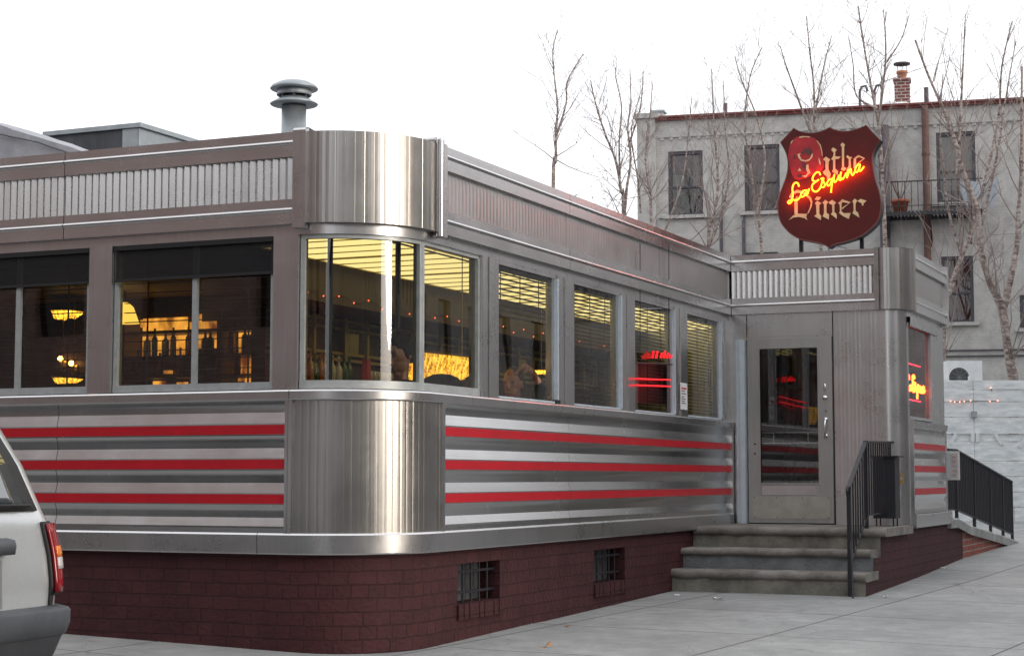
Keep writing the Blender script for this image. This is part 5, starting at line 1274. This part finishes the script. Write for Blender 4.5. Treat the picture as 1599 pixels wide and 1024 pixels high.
for u, v in bl:
    q = MB(); q.sphere(fpt(flat(u), fz(v), .055), .011, 6, 5); q.build('light_bulb', emit('pink fairy bulb', (1, .25, .15), 3) if b0 is None else b0, fl_); b0 = b0 or bpy.data.materials['pink fairy bulb']
FD2 = 36
def apt(u, v, dpt): return at(u, v, dpt)
ac = empty('air_conditioner', at(1502, 600, 35.6), 'white air conditioner condenser with round fan grille above the fence', 'air conditioner')
c = at(1504, 587, 35.6); hw = 27 / F * 35.6; hh = 23 / F * 35.6
q = MB(); q.obox(c, Rv * hw, Hv * .17, (0, 0, hh)); q.build('casing', P('white enamelled casing', (.68, .70, .71), .5, 0, .12, 5), ac)
q = MB(); fc = c - Hv * .172 - Rv * hw * .34 + Vector((0, 0, -.04)); rows = []
for r in (.20, .19): rows.append([fc - Hv * (.004 if r < .2 else 0) + (Rv * math.cos(t) + Vector((0, 0, 1)) * math.sin(t)) * r for t in [2*math.pi*k/28 for k in range(28)]])
q.face(rows[1]); q.grid(rows, None, False, True); q.build('fan_opening', M['dark'], ac)
q = MB()
for r in (.05, .09, .13, .17): q.tube([fc - Hv * .012 + (Rv * math.cos(t) + Vector((0, 0, 1)) * math.sin(t)) * r for t in [2*math.pi*k/24 for k in range(25)]], .0035, 4)
for k in range(10): t = k * math.pi/5; q.tube([fc - Hv * .012, fc - Hv * .012 + (Rv * math.cos(t) + Vector((0, 0, 1)) * math.sin(t)) * .19], .0035, 4)
q.build('grille', M['galv'], ac)
q = MB()
for s in (-1, 1): cc = c + Rv * hw * .7 * s + Vector((0, 0, -hh)); q.tube([cc, Vector((cc.x, cc.y, .3))], .03, 6)
q.build('stand', M['black'], ac)

# ------------------------------------------------------------------ bare birches
def birch_mat():
    m, nt, b = nmat('peeling birch bark'); N = nt.nodes; L = nt.links; b.inputs['Roughness'].default_value = .85
    tc = N.new('ShaderNodeTexCoord'); mp = N.new('ShaderNodeMapping'); mp.inputs['Scale'].default_value = (3, 3, 7); L.new(tc.outputs['Object'], mp.inputs['Vector'])
    n = N.new('ShaderNodeTexNoise'); n.inputs['Scale'].default_value = 2.2; n.inputs['Detail'].default_value = 7; n.inputs['Roughness'].default_value = .75; L.new(mp.outputs[0], n.inputs['Vector'])
    r = N.new('ShaderNodeValToRGB'); e = r.color_ramp.elements; e[0].position = .38; e[0].color = (.07, .045, .04, 1); e[1].position = .5; e[1].color = (.30, .24, .215, 1)
    k = e.new(.62); k.color = (.52, .46, .42, 1); L.new(n.outputs['Fac'], r.inputs['Fac']); L.new(r.outputs['Color'], b.inputs['Base Color'])
    bp = N.new('ShaderNodeBump'); bp.inputs['Strength'].default_value = .8; bp.inputs['Distance'].default_value = .03; L.new(n.outputs['Fac'], bp.inputs['Height']); L.new(bp.outputs[0], b.inputs['Normal'])
    return m
M['birch'] = birch_mat()
M['twig'] = P('birch twig', (.25, .195, .18), .8, 0, .3, 4)
def birch(label, stems, depth, seed, twig=1.0, dens=1.0):
    rr = random.Random(seed); base = at(*stems[0][0][0], depth); base.z = .3
    t = empty('birch_tree', base, label, 'tree', 'bare birches between the fence and the grey building')
    trunk = MB(); crown = MB()
    def limb(p, d, ln, r, lvl):
        n = 4 if lvl < 2 else 3; pts = [p]; q = p; dd = d.copy()
        for k in range(n):
            dd = (dd + Vector((rr.gauss(0, .13), rr.gauss(0, .13), rr.gauss(.05, .10)))).normalized(); q = q + dd * ln / n; pts.append(q)
        crown.tube(pts, [r * (1 - .8 * k / n) for k in range(n + 1)], 4 if lvl < 2 else 3, False)
        if lvl >= 3: return
        m = rr.randint(2, 4) if lvl == 1 else rr.randint(1, 3)
        for _ in range(m):
            f = rr.uniform(.25, .95); k = min(n - 1, int(f * n)); bp_ = pts[k].lerp(pts[k+1], f * n - k)
            sd = Vector((rr.gauss(0, 1), rr.gauss(0, 1), rr.gauss(.25, .5))).normalized()
            limb(bp_, (dd * .85 + sd * .75).normalized(), ln * rr.uniform(.35, .65), max(.0028, r * .5), lvl + 1)
    for (pl, w0, w1, dd) in stems:
        P_ = [at(u, v, depth + dd) for u, v in pl]
        if dd == 0 and P_[0].z > .5 and len(pl) > 3: P_ = [Vector((P_[0].x, P_[0].y, .3))] + P_
        C_ = catmull(P_, 5)
        # give every stem a little sway in depth so that it is not a flat drawing
        ph = rr.uniform(0, 6); C_ = [p + Hv * (.25 * math.sin(ph + p.z * .55)) * (0 if p.z < .6 else 1) for p in C_]
        n = len(C_); rad = [(w0 + (w1 - w0) * (i/(n-1)) ** .8) / F * depth / 2 for i in range(n)]
        trunk.tube(C_, [r * rr.uniform(.9, 1.1) for r in rad], 7, False)
        L_ = sum((b - a).length for a, b in zip(C_, C_[1:]))
        for _ in range(int(L_ * 3.8 * dens)):
            f = rr.random() ** .75; k = min(n - 2, int(f * (n - 1))); p = C_[k]
            if p.z < 2.6: continue
            ax_ = (C_[k+1] - C_[k]).normalized(); sd = Vector((rr.gauss(0, 1), rr.gauss(0, 1), rr.gauss(.1, .4))).normalized()
            d = (ax_ * rr.uniform(.5, 1.0) + sd * rr.uniform(.5, .9) + Vector((0, 0, .15))).normalized()
            limb(p, d, twig * rr.uniform(.5, 1.7) * (1.15 - .6 * f), max(.0048, min(rad[k] * .36, .015)), 1)
    trunk.build('trunk', M['birch'], t); crown.build('crown', M['twig'], t)
birch('lone slender birch rising left of the grey building above the side parapet', [([(864,300),(868,255),(868,210),(871,170),(866,120),(864,80),(871,45)], 7, 1.5, 0), ([(869,215),(884,165),(886,130),(905,95),(912,85)], 4, 1.2, .3)], 38, 1, 1.0, .8)
birch('forked birch clump in front of the left edge of the sky', [([(974,345),(970,300),(962,255),(946,215),(934,180),(926,150),(922,130)], 7, 1.5, 0), ([(974,345),(978,300),(985,250),(981,200),(986,160),(985,105)], 6, 1.5, .2), ([(968,280),(967,220),(970,170),(962,130),(960,110)], 4, 1.2, -.3), ([(981,230),(1000,170),(1004,112)], 3.5, 1.2, -.2)], 38, 2, 1.1, 1.0)
birch('slim birch at the left corner of the grey building', [([(1016,352),(1014,300),(1008,250),(1014,200),(1020,130)], 6, 1.5, 0), ([(1002,330),(998,280),(987,205),(1000,150)], 4, 1.2, .4)], 39, 3, 1.1, 1.1)
birch('birch leaning between the two top left windows of the grey building', [([(1105,395),(1113,345),(1120,295),(1118,235),(1115,180),(1113,105)], 7, 1.5, 0), ([(1103,395),(1125,340),(1137,270),(1131,210),(1128,130)], 5, 1.3, .3), ([(1035,370),(1065,290),(1076,220),(1082,150)], 3.5, 1.2, .5)], 39, 4, 1.3, 1.2)
birch('birch stems rising left of the shield sign', [([(1192,402),(1184,330),(1174,255),(1165,190),(1172,120),(1190,75)], 6.5, 1.4, 0), ([(1182,330),(1196,250),(1184,180),(1160,120),(1150,85)], 4, 1.2, .2)], 40, 5, 1.3, 1.2)
birch('birch directly behind the shield sign with stems fanning above it', [([(1286,400),(1278,260),(1272,200),(1270,140),(1262,80),(1257,30)], 7, 1.5, 0), ([(1276,220),(1245,140),(1228,95),(1220,70)], 4.5, 1.2, .4), ([(1272,180),(1284,110),(1296,60)], 4, 1.2, -.3)], 38, 6, 1.2, 1.0)
birch('birch rising just right of the shield sign', [([(1380,400),(1378,290),(1375,200),(1365,140),(1352,60),(1344,5)], 9, 2, 0), ([(1375,190),(1384,110),(1384,60),(1379,15)], 5, 1.5, .2), ([(1370,170),(1338,150),(1334,100),(1328,55)], 4, 1.2, -.4), ([(1384,100),(1410,60),(1423,20)], 3, 1.2, 0)], 38, 7, 1.3, 1.1)
birch('large peeling birch with forked trunk standing behind the fence at the right', [([(1584,612),(1578,570),(1570,530),(1562,484),(1543,445),(1527,392),(1522,333),(1500,270),(1490,225),(1476,180),(1452,120),(1432,60)], 19, 3, 0), ([(1562,486),(1574,438),(1585,385),(1590,326),(1596,270),(1599,200),(1602,100)], 12, 3, .2), ([(1500,270),(1505,180),(1508,110),(1510,20)], 7, 1.5, -.3), ([(1527,370),(1560,240),(1576,150),(1592,60)], 6, 1.5, .5)], 36, 8, 1.5, .9)
birch('second peeling birch leaning right behind the vestibule corner', [([(1468,520),(1481,456),(1500,403),(1518,361),(1536,300),(1553,235),(1566,170),(1570,100),(1585,30)], 12, 2, 0), ([(1500,400),(1478,330),(1470,270),(1464,200),(1470,120)], 5, 1.5, .4)], 37, 9, 1.5, .9)

# ------------------------------------------------------------------ parked silver estate car (rear right quarter in view)
def car():
    pt = at(97, 868, 9.57)                       # outer edge of the right tail lamp
    SC = 1.04; X0 = pt.x + .06; Y0 = pt.y - .875 * SC; Z0 = pt.z - .93 * SC
    def W(x, y, z): return Vector((X0 - x * SC, Y0 - y * SC, Z0 + z * SC))
    root = empty('parked_car', W(2.2, 0, 0), 'silver estate car with grey plastic bumper parked at the kerb by the diner', 'car')
    paint = P('silver metallic car paint', (.52, .545, .56), .28, .45, .04, 40); paint.node_tree.nodes['Principled BSDF'].inputs['Coat Weight'].default_value = .7; paint.node_tree.nodes['Principled BSDF'].inputs['Coat Roughness'].default_value = .05
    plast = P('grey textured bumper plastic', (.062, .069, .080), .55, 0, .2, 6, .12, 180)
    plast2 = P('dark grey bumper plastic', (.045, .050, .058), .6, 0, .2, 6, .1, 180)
    gl = P('tinted car window', (.03, .04, .045), .03, 0); gl.node_tree.nodes['Principled BSDF'].inputs['IOR'].default_value = 2.7
    blackp = P('black rubber trim', (.012, .012, .013), .6)
    # plan outline at height z: rear x, front x, half width
    def outline(z, grow=0.0, n_c=10):
        xr = interp(z, [(.35, .04), (.5, .0), (.8, -.02), (1.12, .03), (1.17, .05), (1.40, .13), (1.62, .24), (1.70, .33), (1.74, .6)]) - grow
        hw = interp(z, [(.35, .86), (.6, .90), (.95, .905), (1.12, .875), (1.17, .855), (1.40, .80), (1.62, .73), (1.70, .68), (1.74, .5)]) + grow
        xf = interp(z, [(.35, 4.52), (.7, 4.55), (.95, 4.45), (1.02, 3.6), (1.17, 3.25), (1.62, 2.55), (1.70, 2.35), (1.74, 2.0)]) + grow
        r = interp(z, [(.35, .16), (1.12, .17), (1.17, .16), (1.70, .2), (1.74, .2)]); pts = []
        bow = .07
        yr = hw - r
        for k in range(13):                      # rear face from left (+y) to right (-y)
            y = yr - 2*yr*k/12; pts.append((xr + bow * (y/hw)**2, y))
        bx_ = xr + bow * (yr/hw)**2
        for k in range(1, n_c + 1):
            a = math.pi/2 * k/n_c; pts.append((bx_ + r - r*math.cos(a), -yr - r*math.sin(a)))
        rf = .35; 
        for k in range(1, 9): pts.append((bx_ + r + (xf - rf - bx_ - r)*k/8, -hw))
        for k in range(1, 7): a = math.pi/2*k/6; pts.append((xf - rf + rf*math.sin(a), -hw + rf - rf*math.cos(a)))
        for k in range(1, 7): pts.append((xf, -(hw - rf) + 2*(hw - rf)*k/6))
        for k in range(1, 7): a = math.pi/2*k/6; pts.append((xf - rf + rf*math.cos(a), hw - rf + rf*math.sin(a)))
        for k in range(1, 9): pts.append((xf - rf + (bx_ + r - xf + rf)*k/8, hw))
        for k in range(1, n_c): a = math.pi/2*k/n_c; pts.append((bx_ + r - r*math.sin(a), hw - r + r*math.cos(a)))
        return pts
    zs = [.36, .42, .5, .58, .66, .74, .82, .9, .97, 1.02, 1.07, 1.12, 1.145, 1.17, 1.24, 1.32, 1.40, 1.48, 1.55, 1.62, 1.66, 1.70, 1.73, 1.745]
    q = MB(); rows = [[W(x, y, z) for x, y in outline(z)] for z in zs]; q.grid([list(reversed(r)) for r in rows], None, True, True); q.face(rows[-1])
    q.build('body', paint, root)
    def patch(name, mat, z0, z1, i0, i1, grow, parent, nz=8, inset=None):
        q = MB(); zz = [z0 + (z1 - z0)*k/nz for k in range(nz + 1)]; rows = []
        for z in zz:
            o = outline(z, grow); rows.append([W(x, y, z) for x, y in o[i0:i1 + 1]])
        q.grid([list(reversed(r)) for r in rows], None, True)
        ob = q.build(name, mat, parent); so = ob.modifiers.new('thick', 'SOLIDIFY'); so.thickness = .012; so.offset = -1; return ob
    rg = patch('rear_window', gl, 1.185, 1.61, 1, 11, .006, root)
    patch('window_seal', blackp, 1.165, 1.62, 0, 12, .003, root)
    for (a, b) in ((23, 25), (26, 28)): patch('side_window', gl, 1.20, 1.58, a, b, .006, root)
    # tail lamp wraps the corner: red, amber, clear, red
    lens = P('red tail lamp lens', (.24, .008, .014), .12, 0); amb = P('amber lens', (.75, .20, .02), .12); clr = P('clear reversing lens', (.55, .52, .52), .12)
    tl = patch('tail_lamp', lens, .755, 1.10, 12, 20, .02, root)
    patch('turn_lens', amb, 0.93, .985, 13, 20, .024, tl, 3); patch('reverse_lens', clr, 0.87, .928, 13, 20, .024, tl, 3)
    patch('lamp_gasket', blackp, .74, 1.11, 12, 20, .004, tl)
    nL = len(outline(1)); tl2 = patch('tail_lamp', lens, .66, 1.105, nL - 9, nL - 1, .02, root)
    patch('body_gap', blackp, .47, 1.10, 12, 13, .002, root)
    # liftgate handle bar, plate recess and wiper
    q = MB(); rows = []
    for k in range(9):
        y = .38 - .76*k/8 - .22 * 0; o = outline(1.0); x = -.035 + .07*(y/.9)**2 - .028*(1 - (abs(y)/.5)**6 if abs(y) < .5 else 0); rows.append([W(x + .05, y, .955), W(x - .005, y, .96), W(x - .012, y, 1.0), W(x - .002, y, 1.03), W(x + .05, y, 1.04)])
    q.grid(rows, None, True); q.face(rows[0]); q.face(list(reversed(rows[-1]))); q.build('handle_bar', plast, root)
    q = MB(); q.hexa([W(-.045, .30, .70), W(-.045, -.30, .70), W(.02, -.30, .70), W(.02, .30, .70), W(-.035, .30, .935), W(-.035, -.30, .935), W(.02, -.30, .935), W(.02, .30, .935)]); q.build('plate_panel', P('darker silver panel', (.42, .44, .45), .3, .7), root)  # plate panel in a darker silver than the body
    q = MB(); q.tube([W(.015, .05, 1.165), W(.02, -.2, 1.19), W(.05, -.56, 1.185)], [.013, .011, .007], 6); q.tube([W(.005, -.10, 1.20), W(.045, -.60, 1.195)], .009, 6); q.sphere(W(.0, .06, 1.15), .025); q.build('wiper', blackp, root)
    # bumper: deep plastic wrap with an angular step
    nI = 27
    def bump(name, mat, prof, i0, i1):
        q = MB(); rows = []
        for z, g in prof:
            o = outline(min(max(z, .36), 1.1), g); rows.append([W(x, y, z) for x, y in o[i0:i1 + 1]])
        q.grid([list(reversed(r)) for r in rows], None, True); return q.build(name, mat, root)
    m = [(.30, -.02), (.34, .005), (.44, .03), (.53, .04)]
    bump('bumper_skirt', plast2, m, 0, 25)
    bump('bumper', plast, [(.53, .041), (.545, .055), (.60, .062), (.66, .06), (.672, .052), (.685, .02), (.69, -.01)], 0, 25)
    tyre = P('black tyre rubber', (.02, .02, .021), .85); rim = P('silver alloy', (.5, .5, .52), .3, .9)
    for x in (.85, 3.55):
        for s in (-1, 1):
            q = MB(); rows = []
            for (r, o) in ((.22, .10), (.30, .11), (.355, .095), (.365, .05), (.365, -.05), (.355, -.095), (.30, -.11), (.22, -.10)):
                rows.append([W(x + r*math.cos(t), s*.80 + o, .365 + r*math.sin(t)) for t in [2*math.pi*k/28 for k in range(28)]])
            q.grid(rows, None, True, True); wh = q.build('wheel', tyre, root)
            q = MB(); cc = W(x, s*.905, .365)
            for k in range(5):
                t = 2*math.pi*k/5; q.tube([cc, W(x + .21*math.cos(t), s*.90, .365 + .21*math.sin(t))], [.05, .035], 6)
            q.build('rim', rim, wh)
            q = MB(); rows = []
            for r, o in ((.37, .0), (.44, .0), (.45, -.03)): rows.append([W(x + r*math.cos(t), s*(.915 + o), .40 + r*math.sin(t)) for t in [math.pi*k/16 - .1 + .2*k/16*0 for k in range(17)]])
            q.grid(rows, None, True); q.build('arch_trim', plast, root)
    q = MB()
    for y in (-.55, .55): q.tube([W(.8, y, 1.76), W(.95, y, 1.80), W(2.2, y, 1.80), W(2.35, y, 1.755)], .018, 8)
    q.build('roof_rail', blackp, root)
    q = MB()
    for s in (-1, 1): q.sphere(W(2.75, s*1.0, 1.12), (.07, .12, .09))
    q.build('side_mirror', blackp, root)
    for s in (-1, 1): q = MB(); q.sphere(W(4.5, s*.62, .82), (.09, .16, .09)); q.build('headlight', clr, root)
car()

# ------------------------------------------------------------------ the other street corners (seen in the steel and the glass)
def block(name, label, P0, e, n, L_, h, mat, deep, win=True, fl=3.4, first=4.2, sp_=2.6):
    t = empty(name, P0, label, 'building'); rects = []
    k = int((L_ - 1.2) // sp_); off = (L_ - k * sp_) / 2
    for f in range(int((h - first - .6) // fl)):
        for i in range(k): s = off + i * sp_ + sp_ * .27; rects.append((s, s + sp_ * .46, P0.z + first + f * fl, P0.z + first + f * fl + 2.0))
    for i in range(0, k, 2): s = off + i * sp_ + .2; rects.append((s, s + sp_ * 1.5, P0.z + .7, P0.z + 3.1))
    q = MB(); pt = wall_holes(q, P0, e, n, 0, L_, P0.z - .5, P0.z + h, rects, .2)
    q.face([pt(0, P0.z - .5), pt(0, P0.z + h), pt(0, P0.z + h, -deep), pt(0, P0.z - .5, -deep)], [(0, 0), (0, h), (deep, h), (deep, 0)])
    q.face([pt(L_, P0.z - .5), pt(L_, P0.z - .5, -deep), pt(L_, P0.z + h, -deep), pt(L_, P0.z + h)], [(0, 0), (deep, 0), (deep, h), (0, h)])
    q.face([pt(0, P0.z + h), pt(L_, P0.z + h), pt(L_, P0.z + h, -deep), pt(0, P0.z + h, -deep)], [(0, 0), (0, 1), (1, 1), (1, 0)])
    q.build('wall', mat, t)
    q = MB()
    for (a, b, c, d) in rects: q.face([pt(a, c, -.18), pt(b, c, -.18), pt(b, d, -.18), pt(a, d, -.18)])
    q.build('panes', M['bglass'], t)
    q = MB(); a0 = pt(-.3, P0.z + h - .5, .4); 
    q.hexa([pt(-.3, P0.z+h-.5, .4), pt(L_+.3, P0.z+h-.5, .4), pt(L_+.3, P0.z+h-.5, -.01), pt(-.3, P0.z+h-.5, -.01), pt(-.3, P0.z+h+.15, .5), pt(L_+.3, P0.z+h+.15, .5), pt(L_+.3, P0.z+h+.15, -.01), pt(-.3, P0.z+h+.15, -.01)])
    q.build('cornice', M['corn'], t)
    return t
M['bred'] = brick('pale brick facade', (.35, .335, .325), (.32, .305, .295), (.34, .3, .28), .22, .075, .008, .3, 1.0)
M['bbrown'] = brick('brown brick facade', (.38, .26, .235), (.33, .225, .20), (.20, .17, .15), .22, .075, .008, .3, 1.0)
M['bgr2'] = brick('grey stone facade', (.30, .29, .28), (.27, .26, .25), (.2, .2, .2), .6, .3, .01, .3, 1.0)
X = Vector((1, 0, 0)); Yv = Vector((0, 1, 0))
block('brownstone_row', 'long brown brick row house facade across the street from the diner front', Vector((-46, -17.5, -.2)), X, Yv, 48, 14.5, M['bbrown'], 12)
block('corner_block', 'grey stone corner block diagonally across the crossing', Vector((12.5, -9.5, -.3)), X, Yv, 34, 10, M['bgr2'], 12)
block('corner_block', 'side wall of the grey stone corner block facing the crossing', Vector((12.49, -10, -.3)), -Yv, -X, 46, 10, M['bgr2'], 8)
block('brick_house', 'pale greyish brick houses across the side street facing the flat windows', Vector((17.5, 62, .2)), -Yv, -X, 60, 10.5, M['bred'], 12)

# ------------------------------------------------------------------ light, sky, camera
SUN_EL = 11.0; SUN_AZ = 90.0      # compass-style: azimuth measured from +Y towards +X
w = bpy.data.worlds.new('World'); S.world = w; w.use_nodes = True; nt = w.node_tree; N = nt.nodes; L = nt.links
bg = N['Background']; sky = N.new('ShaderNodeTexSky'); sky.sky_type = 'NISHITA'; sky.sun_disc = False
sky.sun_elevation = RAD(SUN_EL); sky.sun_rotation = RAD(SUN_AZ); sky.air_density = 1.0; sky.dust_density = 6.0; sky.ozone_density = 1.0; sky.altitude = 0
hs = N.new('ShaderNodeHueSaturation'); hs.inputs['Saturation'].default_value = .35
L.new(sky.outputs[0], hs.inputs['Color'])
mxs = N.new('ShaderNodeVectorMath'); mxs.operation = 'MULTIPLY_ADD'; mxs.inputs[1].default_value = (.34, .34, .34); mxs.inputs[2].default_value = (5.2, 5.3, 5.5)   # even overcast veil over the clear-sky model
L.new(hs.outputs[0], mxs.inputs[0]); L.new(mxs.outputs[0], bg.inputs['Color']); bg.inputs['Strength'].default_value = .12
sd = bpy.data.lights.new('Sun', 'SUN'); sd.energy = 0.5; sd.specular_factor = 1.0; sd.angle = RAD(14); sd.color = (1, .86, .70)
so = bpy.data.objects.new('Sun', sd); COL.objects.link(so)
dirv = Vector((math.sin(RAD(SUN_AZ)) * math.cos(RAD(SUN_EL)), math.cos(RAD(SUN_AZ)) * math.cos(RAD(SUN_EL)), math.sin(RAD(SUN_EL))))
so.rotation_euler = dirv.to_track_quat('Z', 'Y').to_euler(); so.location = (20, -5, 20)
cd = bpy.data.cameras.new('Camera'); co = bpy.data.objects.new('Camera', cd); COL.objects.link(co); S.camera = co
cd.sensor_width = 36; cd.lens = F / 1599 * 36; cd.clip_end = 2000; cd.clip_start = .1
Mx = Matrix((Rv, UPv, -FW)).transposed(); co.matrix_world = Matrix.Translation(CAM) @ Mx.to_4x4()
S.view_settings.view_transform = 'Standard'; S.view_settings.look = 'None'; S.view_settings.gamma = 1; S.view_settings.exposure = 1.0
S.render.engine = 'CYCLES'; S.cycles.max_bounces = 8; S.cycles.transparent_max_bounces = 16
S.cycles.use_denoising = True; S.cycles.sample_clamp_indirect = 6
